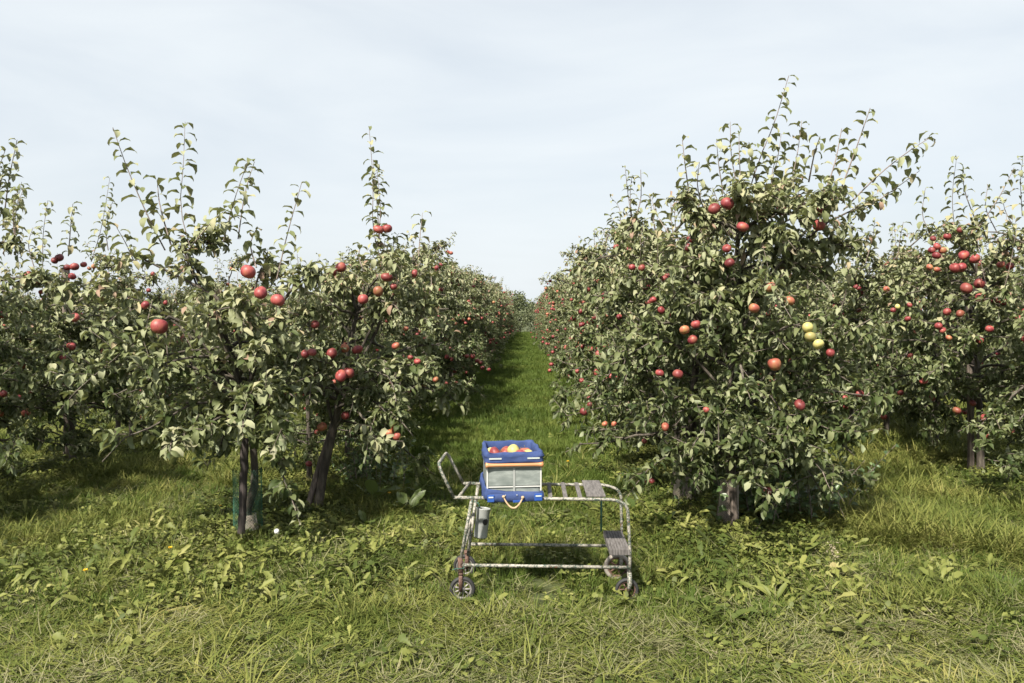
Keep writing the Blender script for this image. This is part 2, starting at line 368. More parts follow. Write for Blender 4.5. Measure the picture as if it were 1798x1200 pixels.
# ------------------------------------------------------------------ apple trees
def grow(seed, H=2.9, zlo=0.75, reach=0.95, n_limbs=26, n_lat=12, n_leaf=12, size=0.088, n_shoots=12, trunk=None,
         shift=(0, 0), extra_limbs=(), extra_shoots=(), skirt=0.2, shoot_len=(0.3, 0.75), squash=(1, 1), top_taper=0.45):
    rng = np.random.default_rng(seed)
    out = {}
    if trunk is None:
        lean = rng.normal(0, 0.07, 2)
        trunk = [(0, 0, -0.05), (lean[0] * .3, lean[1] * .3, 0.35 * H * .6), (lean[0], lean[1], 0.6 * H * .8), (lean[0] * 1.4, lean[1] * 1.4, 0.86 * H)]
    tr = smooth_line(trunk, 14)
    zt = tr[:, 2]
    def trunk_at(z): return np.stack([np.interp(z, zt, tr[:, 0]), np.interp(z, zt, tr[:, 1]), z], -1)
    # scaffold limbs
    zs = np.sort(rng.uniform(zlo, H * 0.86, n_limbs)); az = np.arange(n_limbs) * 2.39996 + rng.normal(0, 0.35, n_limbs)
    q = (zs - zlo) / (H * 0.86 - zlo)
    rch = reach * (1 - (1 - top_taper) * q ** 1.3) * rng.uniform(0.72, 1.15, n_limbs)
    rise = rng.uniform(-0.22, 0.3, n_limbs) * (1 - q) + q * rng.uniform(0.0, 0.4, n_limbs) - (rng.random(n_limbs) < skirt) * rng.uniform(0.2, 0.5, n_limbs)
    P0 = trunk_at(zs - 0.12)
    d = np.stack([np.cos(az) * squash[0], np.sin(az) * squash[1], 0 * az], -1)
    cen = np.array([shift[0], shift[1], 0.0])
    P2 = P0 + d * rch[:, None] + cen * (0.4 + 0.6 * rng.random((n_limbs, 1))); P2[:, 2] = np.maximum(P0[:, 2] + rise, 0.3)
    P1 = (P0 + P2) / 2 + np.stack([0 * az, 0 * az, rng.uniform(0.08, 0.26, n_limbs)], -1) + rng.normal(0, 0.05, (n_limbs, 3))
    t = np.linspace(0, 1, 8)[None, :, None]
    limbs = (1 - t) ** 2 * P0[:, None] + 2 * t * (1 - t) * P1[:, None] + t * t * P2[:, None]
    limbs[:, 1:] += rng.normal(0, 0.014, (n_limbs, 7, 3))
    if len(extra_limbs):
        ex = np.stack([smooth_line(e, 8) for e in extra_limbs]); limbs = np.concatenate([limbs, ex])
    nL = len(limbs); lr = np.linspace(1, 0.3, 8)[None] * rng.uniform(0.010, 0.019, (nL, 1))
    # laterals and spurs
    M_ = nL * n_lat; li = np.repeat(np.arange(nL), n_lat); lt = rng.uniform(0.12, 1.0, M_) ** 0.8
    x = lt * 7; i = np.minimum(x.astype(int), 6); f = (x - i)[:, None]
    o = limbs[li, i] * (1 - f) + limbs[li, i + 1] * f; Tn = unit(limbs[li, i + 1] - limbs[li, i])
    rad = o - trunk_at(o[:, 2]); rad[:, 2] = 0; rad = unit(rad)
    ld = unit(rad * 0.4 + Tn * 0.45 + UP * rng.uniform(-0.25, 0.75, (M_, 1)) + rng.normal(0, 0.6, (M_, 3)))
    ll = np.where(rng.random(M_) < 0.35, rng.uniform(0.05, 0.12, M_), rng.uniform(0.16, 0.40, M_) * (1.1 - 0.5 * lt))
    tt = np.linspace(0, 1, 4)[None, :, None]
    lat = o[:, None] + ld[:, None] * (ll[:, None, None] * tt) + UP * (rng.uniform(-0.3, 0.25, M_) * ll)[:, None, None] * tt ** 2
    lat = lat[(lat[:, -1, 2] > 0.12)]; ll = ll[:len(lat)]
    latr = np.linspace(1, 0.45, 4)[None] * rng.uniform(0.0022, 0.004, (len(lat), 1))
    L1 = leaves_on_twigs(rng, lat, n_leaf, size)
    zr = np.clip((L1['p'][:, 2] - 0.35 * H) / (0.55 * H), 0, 1); L1['tint'] = np.clip(L1['tint'] * 0.8 + 0.42 * zr - 0.05, 0, 1)      # paler towards the top: young felted leaves, plus sunlit crown tops put into the tint
    # upright summer shoots
    sh = []
    cand = limbs[:, 2:].reshape(-1, 3); hi = cand[cand[:, 2] > 0.55 * H]
    if len(hi) == 0: hi = cand
    ln = []
    for s in range(n_shoots):
        b = hi[rng.integers(len(hi))]; l = rng.uniform(*shoot_len)
        e = b + np.array([rng.normal(0, 0.16), rng.normal(0, 0.16), 1.0]) * l
        mi = (b + e) / 2 + rng.normal(0, 0.03, 3)
        sh.append(smooth_line([b, mi, e], 8)); ln.append(l)
    for e in extra_shoots:
        sh.append(smooth_line(e, 8)); ln.append(np.linalg.norm(np.array(e[-1]) - np.array(e[0])))
    Ls = []
    for si, (s, l) in enumerate(zip(sh, ln)):
        big = si >= n_shoots; m = max(6, int(l / rng.uniform(0.027, 0.036)))
        q_ = leaves_on_twigs(rng, s[None], m, size * (1.12 if big else 1.04), 0.2 if big else 0.28, 0.3, (1.3, 2.5), 0.05, (0.21, 0.26))
        q_['n'] = q_['n'] * 0.45 + UP * 0.8; q_['f'] = q_['f'] * 0.75
        q_['tint'] = np.clip(q_['tint'] * .6 + 0.48, 0, .97); Ls.append(q_)
    wood = MB()
    V, F = batch_tubes(limbs, lr, 5); wood.add(V, F, 0)
    V, F = batch_tubes(lat, latr, 3); wood.add(V, F, 1)
    if sh:
        V, F = batch_tubes(np.stack(sh), np.linspace(1, 0.4, 8)[None] * rng.uniform(0.004, 0.0065, (len(sh), 1)), 4); wood.add(V, F, 1)
    trm = MB(); rt = np.interp(np.linspace(0, 1, 14), [0, 0.06, 0.3, 1], [0.052, 0.038, 0.032, 0.012]) * rng.uniform(0.85, 1.1)
    trm.tube(tr, rt, 9)
    out['trunk'] = trm; out['wood'] = wood; out['limbs'] = limbs
    out['leaves'] = cat_leaves([L1] + Ls) if Ls else L1
    out['shoot_leaves'] = sum(len(q_['L']) for q_ in Ls)
    # spots where fruit hangs
    na = 70; ai = rng.integers(0, nL, na); ati = rng.integers(4, 8, na)
    ap = limbs[ai, ati] + rng.normal(0, 0.07, (na, 3)) + np.array([0, 0, -0.06]) + unit(limbs[ai, 7] - limbs[ai, 4]) * rng.uniform(0, 0.12, (na, 1))
    out['apple_spots'] = ap[ap[:, 2] > 0.35]
    return out

# leaf templates for leaves that are parts of their own
LEAF_TPL = []
_r = np.random.default_rng(5)
for j in range(10):
    k = 0.7 + 1.8 * j / 9
    one = dict(p=np.zeros((1, 3)), d=np.array([[1.0, 0, 0]]), n=np.array([[0, 0, 1.0]]), L=np.array([1.0]), W=np.array([0.22]), k=np.array([k]),
               f=np.array([0.25 + 0.65 * _r.random()]), tint=np.array([[0.35, 0.5, 0.6, 0.7, 0.82, 0.45, 0.65, 0.75, 0.85, 0.9][(j * 3) % 10]]), wave=np.array([0.2]))
    V, F, ti = leaf_mesh_arrays(one, 'hi'); LEAF_TPL.append(new_mesh('leaf', V, F, [M['leaf']], True, attrs={'tint': ti}))

def place_leaf_parts(Lf, root, crown):
    d = unit(Lf['d']); n = unit(Lf['n'] - d * np.sum(Lf['n'] * d, -1, keepdims=True)); s = np.cross(n, d)
    for j in range(len(Lf['L'])):
        t = LEAF_TPL[int(np.clip(round((Lf['k'][j] - 0.7) / 1.8 * 9), 0, 9))]
        l = Lf['L'][j]
        m = Matrix(((d[j][0] * l, s[j][0] * l, n[j][0] * l, Lf['p'][j][0]), (d[j][1] * l, s[j][1] * l, n[j][1] * l, Lf['p'][j][1]),
                    (d[j][2] * l, s[j][2] * l, n[j][2] * l, Lf['p'][j][2]), (0, 0, 0, 1)))
        link('leaf', t, root, mat=m)

# apple meshes, one for each colouring
def apple_mesh(name, skin, seed=0):
    mb = MB()
    a = np.linspace(0.0, PI, 11); r = np.sin(a) ** 0.86 * (1 + 0.05 * np.cos(a)); z = np.cos(a) * 0.88
    z = z - 0.26 * np.exp(-(r / 0.24) ** 2) * np.sign(np.cos(a)) * np.where(np.cos(a) > 0, 1.0, 0.6)
    prof = np.stack([np.maximum(r, 0.012), z], -1)[::-1]
    mb.lathe(prof, 14); mb.tube([(0, 0, 0.55), (0.04, 0.02, 0.95), (0.12, 0.05, 1.2)], [0.05, 0.04, 0.05], 4, m=1)
    V = np.concatenate(mb.v); rg_ = np.random.default_rng(seed)
    for _ in range(4):                                   # lopsided, faintly ribbed
        a_ = unit(rg_.normal(0, 1, 3)); V = V + 0.05 * np.sin((V @ a_)[:, None] * 2.2 + rg_.uniform(0, 6)) * unit(rg_.normal(0, 1, 3))
    an = np.arctan2(V[:, 1], V[:, 0]); V[:, :2] *= (1 + 0.025 * np.cos(5 * an) * (V[:, 2] < 0))[:, None]
    V[:, 2] += 0.09 * rg_.normal() * V[:, 0]; V *= np.array([1, rg_.uniform(.93, 1.0), rg_.uniform(.88, 1.06)]) * 0.04
    return new_mesh(name, V, np.concatenate(mb.f), [skin, M['stem']], True, mb.m)
APPLES = {c: [apple_mesh('apple', M['apple_' + c], 10 * j + k) for k in range(4)] for j, c in enumerate(('red', 'orange', 'yellow'))}
APPLE = {c: v[0] for c, v in APPLES.items()}

def hang_apple(root, p, r, colour, rng):
    o = link('apple', APPLES[colour][int(rng.integers(4))], root, loc=tuple(p)); o.scale = (r * .95 / 0.04,) * 3
    o.rotation_euler = (rng.normal(0, 0.35), rng.normal(0, 0.35), rng.uniform(0, 6.28))
    return o

def clear_view(Lf, base, apples, keep=0.12, seed=1):
    """fruit pulls its spray down in front of the leaves: leave it uncovered towards the alley"""
    rng = np.random.default_rng(seed); m = np.ones(len(Lf['L']), bool); P = Lf['p'] + Lf['d'] * Lf['L'][:, None] * 0.5
    for (p, r) in apples:
        v = np.array([0, 0, CAM_H]) - (p + base); v = v / np.linalg.norm(v)
        q = P - p; a = q @ v; perp = np.linalg.norm(q - a[:, None] * v, axis=1)
        m &= ~((perp < r + 0.012) & (a > -0.01) & (rng.random(len(m)) > keep))
    return sub_leaves(Lf, m)

def build_tree(label, base, g, lod, group, apples=(), n_leaf_parts=0, extra_random=0, seed=0, spots_scale=0.037, mats=None):
    rng = np.random.default_rng(seed + 900)
    root = thing('apple_tree', label, 'apple tree', tuple(base), 0, group)
    g['trunk'].build('trunk', M['bark'], root)
    Lf = g['leaves']; base = np.array(base)
    aps = [(np.array(p) - base, r, c) for (p, r, c) in apples]
    if extra_random:
        sp = g['apple_spots']; idx = rng.permutation(len(sp))[:extra_random]
        aps2 = [(sp[i], spots_scale * rng.uniform(0.85, 1.1), rng.choice(['red', 'red', 'red', 'red', 'red', 'orange'])) for i in idx]
    else: aps2 = []
    Lf = clear_view(Lf, base, [(a[0], a[1]) for a in aps], 0.42, seed)
    if n_leaf_parts:
        P = Lf['p']; score = np.linalg.norm(P + base - np.array([0, 0, CAM_H]), axis=1) - 1.2 * np.maximum(P[:, 2] - 1.7, 0)
        idx = np.argsort(score)[:n_leaf_parts]; m = np.zeros(len(P), bool); m[idx] = True
    else: m = np.zeros(len(Lf['L']), bool)
    V, F, ti = leaf_mesh_arrays(sub_leaves(Lf, ~m), lod)
    link('branches', g['wood'].mesh('branches', [M['bark'], M['twig']]), root)
    crown = link('crown', new_mesh('crown', V, F, [M['leaf']], True, attrs={'tint': ti}), root); crown['kind'] = 'stuff'
    if n_leaf_parts: place_leaf_parts(sub_leaves(Lf, m), root, crown)
    for (p, r, c) in aps + aps2: hang_apple(root, p, r, str(c), rng)
    return root
# ------------------------------------------------------------------ ground
gx = np.unique(np.concatenate([np.linspace(-1500, -16, 14), np.linspace(-16, 16, 161), np.linspace(16, 1500, 14)]))
gy = np.unique(np.concatenate([np.linspace(-40, 1, 8), np.linspace(1, 22, 141), np.linspace(22, 80, 60), np.linspace(80, 1800, 14)]))
GX, GY = np.meshgrid(gx, gy)
GV = np.stack([GX, GY, ground_z(GX, GY)], -1).reshape(-1, 3)
nx, ny = len(gx), len(gy); ii, jj = np.meshgrid(np.arange(ny - 1), np.arange(nx - 1), indexing='ij'); a = (ii * nx + jj).ravel()
tag(link('ground', new_mesh('ground', GV, np.stack([a, a + 1, a + nx + 1, a + nx], -1), [M['soil']])), kind='structure')

def gbase(px, py):
    p = on_ground(px, py); p[2] = float(ground_z(p[0], p[1])); return p

# ------------------------------------------------------------------ the four front trees and their neighbours, shaped after the photograph
def line(base, pts, Y, dy=0.0):
    n = len(pts); return [tuple(at(px, py, Y + dy * i / max(n - 1, 1)) - base) for i, (px, py) in enumerate(pts)]

def fruit(lst, Y):
    """(px, py, radius in photo pixels, colour, how far before the trunk it hangs)"""
    o = []
    for px, py, rp, c, dy in lst:
        p = at(px, py, Y - dy); o.append((p, rp / FPX * (Y - dy), c))
    return o

b = gbase(438, 940); Y = b[1]
sh = [line(b, s, Y, d) for s, d in [
    ([(290, 440), (262, 385), (225, 300), (198, 224)], -.1), ([(345, 470), (318, 372), (322, 290), (325, 214)], .1), ([(392, 425), (412, 350), (436, 282)], -.15),
    ([(418, 420), (430, 340), (447, 284)], .15), ([(486, 490), (505, 410), (530, 320)], 0), ([(300, 430), (281, 362), (276, 316)], .1),
    ([(240, 470), (222, 430), (205, 400)], -.2), ([(450, 470), (440, 430), (452, 398)], .3), ([(330, 440), (370, 392), (392, 372)], -.2), ([(130, 560), (110, 520), (118, 498)], -.2)]]
lm = [line(b, s, Y, d) for s, d in [
    ([(432, 740), (400, 610), (345, 490), (322, 428)], -.1), ([(345, 500), (322, 432), (360, 428), (398, 432)], .1), ([(420, 700), (320, 560), (240, 600), (130, 690)], -.55),
    ([(430, 720), (330, 640), (250, 650), (170, 660)], -.4), ([(435, 730), (500, 680), (470, 690), (465, 700)], -.6), ([(430, 700), (380, 560), (410, 540), (440, 535)], -.5),
    ([(430, 690), (300, 560), (220, 520), (150, 505)], -.3), ([(432, 690), (480, 560), (520, 500), (545, 490)], -.2),
    ([(430, 650), (400, 540), (300, 480), (240, 450)], -.2), ([(440, 680), (440, 560), (455, 480), (470, 470)], .2), ([(432, 740), (440, 690), (470, 720), (500, 770)], -.5), ([(432, 745), (400, 720), (370, 740), (345, 770)], -.5), ([(432, 740), (430, 690), (425, 710), (428, 750)], -.6)]]
g = grow(11, 1.92, 0.86, 0.95, 24, 10, 10, 0.120, 1, trunk=[(0, 0, -0.05), (-.02, 0, .18), tuple(at(447, 850, Y) - b), tuple(at(440, 760, Y) - b), tuple(at(400, 600, Y) - b), tuple(at(340, 460, Y) - b)],
         shift=(-0.22, 0), extra_limbs=lm, extra_shoots=sh, skirt=0.15, top_taper=0.8, shoot_len=(0.2, 0.35))
build_tree('foremost apple tree of the row left of the grass lane, with long bare shoots', b, g, 'hi', None,
    fruit([(487, 527, 14.5, 'red', .75), (457, 514, 13.5, 'red', .66), (436, 478, 14.5, 'red', .6), (280, 574, 15, 'red', .62), (255, 536, 8, 'red', .4), (536, 622, 8, 'red', .5), (548, 619, 8, 'red', .5)], Y), 300, 0, 1)
LB1 = b.copy()

b = gbase(556, 893); Y = b[1]
sh = [line(b, s, Y, d) for s, d in [([(672, 470), (655, 400), (655, 320), (648, 222)], 0), ([(668, 440), (662, 360), (655, 280)], .05), ([(662, 440), (668, 370), (662, 300)], -.05), ([(735, 450), (738, 410), (742, 374)], .2),
      ([(640, 480), (630, 450), (635, 430)], .1), ([(700, 470), (690, 430), (700, 410)], .3), ([(590, 520), (600, 480), (590, 460)], -.1)]]
lm = [line(b, s, Y, d) for s, d in [([(585, 750), (640, 600), (690, 520), (745, 480)], -.2), ([(590, 740), (600, 600), (640, 520), (700, 470)], .1), ([(590, 750), (660, 660), (720, 640), (765, 670)], -.2),
      ([(585, 750), (560, 640), (540, 560), (535, 500)], -.1), ([(590, 750), (640, 690), (680, 700), (700, 740)], -.35), ([(600, 700), (670, 560), (675, 500), (672, 460)], 0)]]
g = grow(12, 2.1, 0.85, 0.80, 26, 11, 10, 0.108, 2, trunk=[(0, 0, -0.05), tuple(at(568, 830, Y) - b), tuple(at(588, 745, Y) - b), tuple(at(610, 620, Y) - b), tuple(at(640, 500, Y) - b)],
         shift=(0.22, 0), extra_limbs=lm, extra_shoots=sh, skirt=0.25, top_taper=0.7)
build_tree('second apple tree left of the lane, one tall leafy shoot above paired apples', b, g, 'hi', None,
    fruit([(664, 403, 9.5, 'red', .1), (680, 402, 9.5, 'red', .06), (598, 470, 10.5, 'red', .45), (583, 478, 9, 'red', .4), (679, 487, 11, 'red', .55), (664, 512, 10, 'orange', .55), (637, 526, 10, 'red', .55), (691, 504, 7, 'red', .4),
           (598, 660, 12, 'red', .7), (612, 655, 11, 'red', .62), (582, 621, 10, 'red', .65), (628, 614, 10, 'red', .6), (605, 612, 9, 'orange', .55), (695, 608, 8, 'orange', .6), (693, 752, 8, 'orange', .5), (684, 761, 8, 'orange', .52), (697, 767, 8.5, 'orange', .54),
           (565, 750, 9, 'orange', .3), (733, 635, 7, 'red', .5), (721, 628, 6, 'red', .45), (728, 481, 7.5, 'red', .5), (606, 730, 8, 'red', .4), (765, 667, 6, 'orange', .3)], Y), 200, 5, 2)
LB2 = b.copy()

b = gbase(1278, 930); Y = b[1]
sh = [line(b, s, Y, d) for s, d in [
    ([(1290, 420), (1330, 290), (1360, 215), (1385, 133)], -.1), ([(1210, 340), (1203, 290), (1198, 246)], 0), ([(1300, 350), (1285, 280), (1282, 214)], .05), ([(1270, 340), (1262, 290), (1258, 245)], -.1),
    ([(1470, 350), (1500, 270), (1528, 190)], -.1), ([(1440, 360), (1465, 290), (1478, 226)], .1), ([(1480, 370), (1540, 310), (1590, 270), (1636, 240)], -.2), ([(1385, 340), (1400, 270), (1408, 212)], .15),
    ([(1350, 340), (1365, 280), (1372, 235)], .2), ([(1500, 380), (1560, 340), (1615, 300)], 0), ([(1240, 380), (1225, 330), (1228, 285)], -.2), ([(1330, 330), (1320, 280), (1315, 250)], -.2), ([(1420, 320), (1430, 270), (1440, 240)], -.2),
    ([(1445, 660), (1470, 570), (1488, 500), (1490, 455)], -.5), ([(1180, 420), (1155, 380), (1142, 345)], .3)]]
lm = [line(b, s, Y, d) for s, d in [
    ([(1280, 640), (1340, 500), (1440, 400), (1520, 360)], -.1), ([(1280, 620), (1300, 480), (1330, 400), (1370, 330)], 0), ([(1280, 640), (1250, 500), (1225, 420), (1205, 340)], -.1), ([(1282, 600), (1380, 450), (1420, 400), (1460, 350)], .2),
    ([(1285, 700), (1380, 640), (1460, 600), (1530, 560)], -.4), ([(1285, 720), (1400, 680), (1480, 690), (1560, 700)], -.3), ([(1285, 760), (1360, 720), (1430, 740), (1500, 800)], -.35), ([(1280, 700), (1210, 620), (1150, 600), (1080, 640)], -.2),
    ([(1282, 760), (1230, 700), (1180, 700), (1130, 740)], -.35), ([(1282, 800), (1300, 740), (1340, 760), (1370, 820)], -.4), ([(1282, 650), (1300, 540), (1350, 520), (1400, 520)], -.5), ([(1284, 780), (1340, 760), (1400, 800), (1440, 860)], -.1),
    ([(1280, 560), (1320, 430), (1400, 380), (1470, 350)], -.3), ([(1280, 640), (1230, 560), (1200, 540), (1180, 520)], -.4), ([(1280, 760), (1270, 700), (1262, 730), (1262, 790)], -.6), ([(1282, 700), (1290, 620), (1300, 640), (1310, 690)], -.65), ([(1282, 820), (1300, 790), (1315, 810), (1325, 850)], -.5), ([(1280, 800), (1260, 770), (1240, 790), (1230, 830)], -.45), ([(1282, 600), (1270, 520), (1262, 530), (1250, 560)], -.6), ([(1284, 720), (1340, 690), (1370, 720), (1390, 780)], -.55)]]
g = grow(13, 2.72, 0.5, 0.88, 42, 13, 11, 0.108, 3, trunk=[(0, 0, -0.05), tuple(at(1283, 860, Y) - b), tuple(at(1281, 700, Y) - b), tuple(at(1285, 520, Y) - b), tuple(at(1300, 400, Y) - b)],
         shift=(0.26, 0), extra_limbs=lm, extra_shoots=sh, skirt=0.3, top_taper=0.62)
build_tree('tallest apple tree, foremost of the row right of the grass lane', b, g, 'hi', None,
    fruit([(1277, 358, 12, 'red', .45), (1254, 367, 11, 'red', .48), (1304, 399, 11, 'red', .5), (1353, 505, 10.5, 'orange', .65), (1324, 542, 10.5, 'orange', .7), (1386, 529, 10, 'orange', .6), (1276, 437, 8.5, 'red', .5), (1281, 462, 9, 'red', .5),
           (1438, 395, 12, 'red', .3), (1372, 370, 9, 'red', .3), (1202, 580, 10, 'orange', .55), (1216, 597, 9, 'red', .55), (1222, 570, 9, 'red', .5), (1190, 657, 11, 'red', .6), (1168, 750, 8, 'orange', .5), (1360, 640, 13, 'orange', .5),
           (1418, 575, 10.5, 'yellow', .75), (1423, 592, 11, 'yellow', .77), (1437, 605, 10.5, 'yellow', .78), (1404, 711, 11, 'red', .55), (1458, 620, 8, 'red', .4), (1458, 352, 8, 'orange', .2), (1158, 655, 8, 'red', .4), (1240, 720, 6, 'red', .4)], Y), 300, 4, 3)
RB1 = b.copy()

b = gbase(1197, 886); Y = b[1]
sh = [line(b, s, Y, d) for s, d in [([(1165, 450), (1150, 400), (1140, 342)], 0), ([(1190, 450), (1180, 400), (1178, 355)], .1), ([(1215, 420), (1220, 380), (1215, 340)], .2), ([(1140, 480), (1125, 430), (1128, 400)], -.1)]]
lm = [line(b, s, Y, d) for s, d in [([(1198, 720), (1150, 640), (1090, 640), (1040, 690)], -.2), ([(1200, 640), (1160, 520), (1130, 470), (1110, 440)], 0), ([(1200, 720), (1150, 670), (1110, 680), (1085, 715)], -.1)]]
g = grow(14, 2.45, 0.5, 0.9, 32, 12, 11, 0.106, 4, trunk=[(0, 0, -0.05), tuple(at(1203, 830, Y) - b), tuple(at(1215, 700, Y) - b), tuple(at(1225, 560, Y) - b), tuple(at(1215, 430, Y) - b)],
         shift=(-0.12, 0), extra_limbs=lm, extra_shoots=sh, skirt=0.3, top_taper=0.6)
build_tree('apple tree just behind the tallest one, its trunk sleeved in pale netting', b, g, 'hi', None,
    fruit([(1110, 470, 6.5, 'red', .4), (1127, 471, 7, 'red', .4), (1167, 489, 7, 'red', .5), (1172, 484, 6, 'red', .5), (1238, 474, 7, 'orange', .3), (1208, 435, 8, 'red', .2), (1212, 420, 7, 'red', .2), (1146, 527, 7, 'red', .6), (1161, 545, 7, 'red', .6), (1175, 550, 7, 'red', .55),
           (1062, 745, 6, 'orange', .4), (1078, 745, 5.5, 'orange', .4), (1132, 775, 5, 'red', .4)], Y), 150, 6, 4)
RB2 = b.copy()

# first trees of the neighbouring rows
b = gbase(1722, 830); Y = b[1]
sh = [line(b, s, Y, d) for s, d in [([(1680, 430), (1672, 350), (1680, 274)], -.3), ([(1718, 400), (1695, 340), (1690, 300)], -.2), ([(1780, 400), (1765, 370), (1760, 346)], 0), ([(1640, 420), (1620, 380), (1625, 330)], 0), ([(1795, 380), (1792, 320), (1796, 278)], -.2)]]
g = grow(15, 2.5, 0.65, 1.05, 34, 12, 11, 0.112, 4, extra_shoots=sh, skirt=0.25, top_taper=0.7)
build_tree('apple tree at the right frame edge heavy with clustered red apples', b, g, 'hi', None,
    fruit([(1697, 507, 11, 'red', .8), (1720, 499, 10, 'red', .8), (1722, 523, 9.5, 'red', .85), (1742, 528, 10, 'red', .85), (1762, 527, 10, 'red', .85), (1645, 433, 7, 'red', .6), (1644, 449, 7.5, 'red', .62), (1636, 440, 6.5, 'red', .6), (1655, 440, 6.5, 'orange', .6), (1663, 416, 7, 'red', .5), (1638, 419, 6, 'red', .5),
           (1677, 471, 9.5, 'red', .7), (1688, 470, 9, 'red', .66), (1712, 455, 9.5, 'red', .7), (1692, 448, 10, 'red', .6), (1632, 470, 6.5, 'orange', .6), (1645, 474, 6, 'orange', .6), (1686, 551, 8, 'orange', .8), (1663, 548, 7, 'red', .75), (1648, 573, 7, 'red', .8), (1655, 580, 6, 'red', .8), (1666, 594, 6, 'orange', .8),
           (1757, 465, 7, 'red', .6), (1773, 468, 7, 'red', .6), (1576, 539, 5, 'yellow', .4), (1568, 545, 5, 'red', .4), (1597, 536, 5, 'red', .4), (1594, 560, 6, 'red', .4), (1680, 722, 8, 'orange', .6), (1782, 690, 7, 'orange', .5)], Y), 150, 8, 5)
RC1 = b.copy()
b = gbase(128, 815); Y = b[1]
sh = [line(b, s, Y, d) for s, d in [([(75, 470), (76, 410), (84, 352)], -.3), ([(120, 450), (124, 400), (128, 358)], -.3), ([(160, 460), (178, 400), (193, 312)], -.4), ([(190, 440), (185, 390), (200, 350)], -.2), ([(60, 470), (50, 430), (58, 400)], 0)]]
g = grow(16, 2.15, 0.65, 1.0, 32, 12, 11, 0.110, 2, extra_shoots=sh, skirt=0.3, top_taper=0.75)
build_tree('apple tree with a cluster of dark red apples beside a grey post, far left', b, g, 'hi', None,
    fruit([(104, 453, 7.5, 'red', .8), (96, 458, 6.5, 'red', .8), (118, 470, 6.5, 'red', .82), (131, 469, 8, 'red', .82), (127, 486, 7, 'red', .82), (147, 465, 6, 'red', .7), (49, 482, 6, 'red', .6), (69, 498, 6, 'red', .6), (131, 558, 9, 'red', .85), (125, 609, 8, 'red', .85), (72, 513, 5, 'red', .6), (15, 706, 7, 'red', .6), (54, 687, 7, 'orange', .6)], Y), 150, 8, 6)
LC1 = b.copy()
b = gbase(-25, 850); Y = b[1]
sh = [line(b, s, Y, d) for s, d in [([(5, 400), (15, 320), (30, 246)], -.5), ([(-10, 400), (0, 330), (8, 290)], -.4), ([(20, 420), (28, 370), (38, 320)], -.6), ([(-20, 380), (-10, 320), (10, 262)], -.5)]]
g = grow(17, 2.35, 0.4, 1.0, 30, 12, 11, 0.112, 2, extra_shoots=sh, skirt=0.4, top_taper=0.75)
build_tree('apple tree cut by the left frame edge, leafy down to the ground', b, g, 'hi', None, fruit([(5, 553, 8, 'red', .7)], Y), 100, 8, 7)
LC0 = b.copy()

# ------------------------------------------------------------------ the rest of the rows: six tree forms, copied
VAR = []
for v in range(7):
    g = grow(40 + v, [2.75, 2.55, 2.9, 2.65, 2.45, 2.8, 2.6][v], [.5, .42, .55, .5, .45, .5, .4][v], 0.95, 32, 12, 11, 0.108, [7, 9, 6, 8, 5, 10, 7][v], skirt=0.4, top_taper=0.72, shoot_len=(0.2, 0.6))
    V, F, ti = leaf_mesh_arrays(g['leaves'], 'mid')
    ap = MB(); rr = np.random.default_rng(70 + v)
    a_ = np.linspace(0, PI, 7); pr = np.stack([np.maximum(np.sin(a_), .02), np.cos(a_) * .9], -1)[::-1]
    for p in g['apple_spots'][:56]:
        ap.lathe(pr * 0.038 * rr.uniform(.85, 1.1), 8, c=p, m=int(rr.random() < 0.2))
    VAR.append(dict(trunk=g['trunk'].mesh('trunk', M['bark']), wood=g['wood'].mesh('branches', [M['bark'], M['twig']]),
                    crown=new_mesh('crown', V, F, [M['leaf']], True, attrs={'tint': ti}), apples=ap.mesh('apples', [M['apple_red'], M['apple_orange']]), spots=g['apple_spots']))

ORD = ['first', 'second', 'third', 'fourth', 'fifth', 'sixth', 'seventh', 'eighth', 'ninth', 'tenth']
def copy_tree(x, y, v, label, group, rng, s, n_ap):
    root = thing('apple_tree', label, 'apple tree', (x, y, float(ground_z(x, y))), rng.uniform(0, 6.28), group)
    root.scale = (s * rng.uniform(.92, 1.06), s * rng.uniform(.92, 1.06), s * rng.uniform(.94, 1.06))
    d = VAR[v]
    link('trunk', d['trunk'], root); link('branches', d['wood'], root)
    c = link('crown', d['crown'], root); c['kind'] = 'stuff'
    if y < 13:
        for p in d['spots'][:n_ap]: hang_apple(root, p, 0.037 * rng.uniform(.85, 1.1), rng.choice(['red', 'red', 'red', 'red', 'orange']), rng)
    else:
        o = link('apples', d['apples'], root); o['kind'] = 'stuff'
    return root

rng = np.random.default_rng(3)
def row(x, ys, first, side, near, far, group, s=1.0, low=0.0):
    pv = -1
    for i, y in enumerate(ys):
        v = int(rng.integers(len(VAR)))
        if v == pv: v = (v + 1) % len(VAR)
        pv = v
        k = first + i
        if k <= 10: lab = near % ORD[k - 1]
        else: lab = far
        copy_tree(x + rng.normal(0, .06), y + rng.normal(0, .08), v, lab, group, rng, s * (1 - low * max(0, 1 - i / 5)) * rng.uniform(.96, 1.1), int(rng.integers(24, 44)))
row(-1.93, LB2[1] + 1.02 + np.arange(50) * 1.04, 3, 'l', '%s apple tree along the left side of the grass lane', 'apple tree far down the left side of the grass lane', 'apple trees along the left of the lane', 1.04, 0.26)
row(1.50, RB2[1] + 1.0 + np.arange(50) * 1.04, 3, 'r', '%s apple tree along the right side of the grass lane', 'apple tree far down the right side of the grass lane', 'apple trees along the right of the lane', 1.05)
row(LC1[0], LC1[1] + 1.05 + np.arange(16) * 1.1, 3, 'l', '%s apple tree in the next row to the left, behind the foremost tree', 'apple tree deep in the next row to the left', 'apple trees of the next row to the left', 0.82)
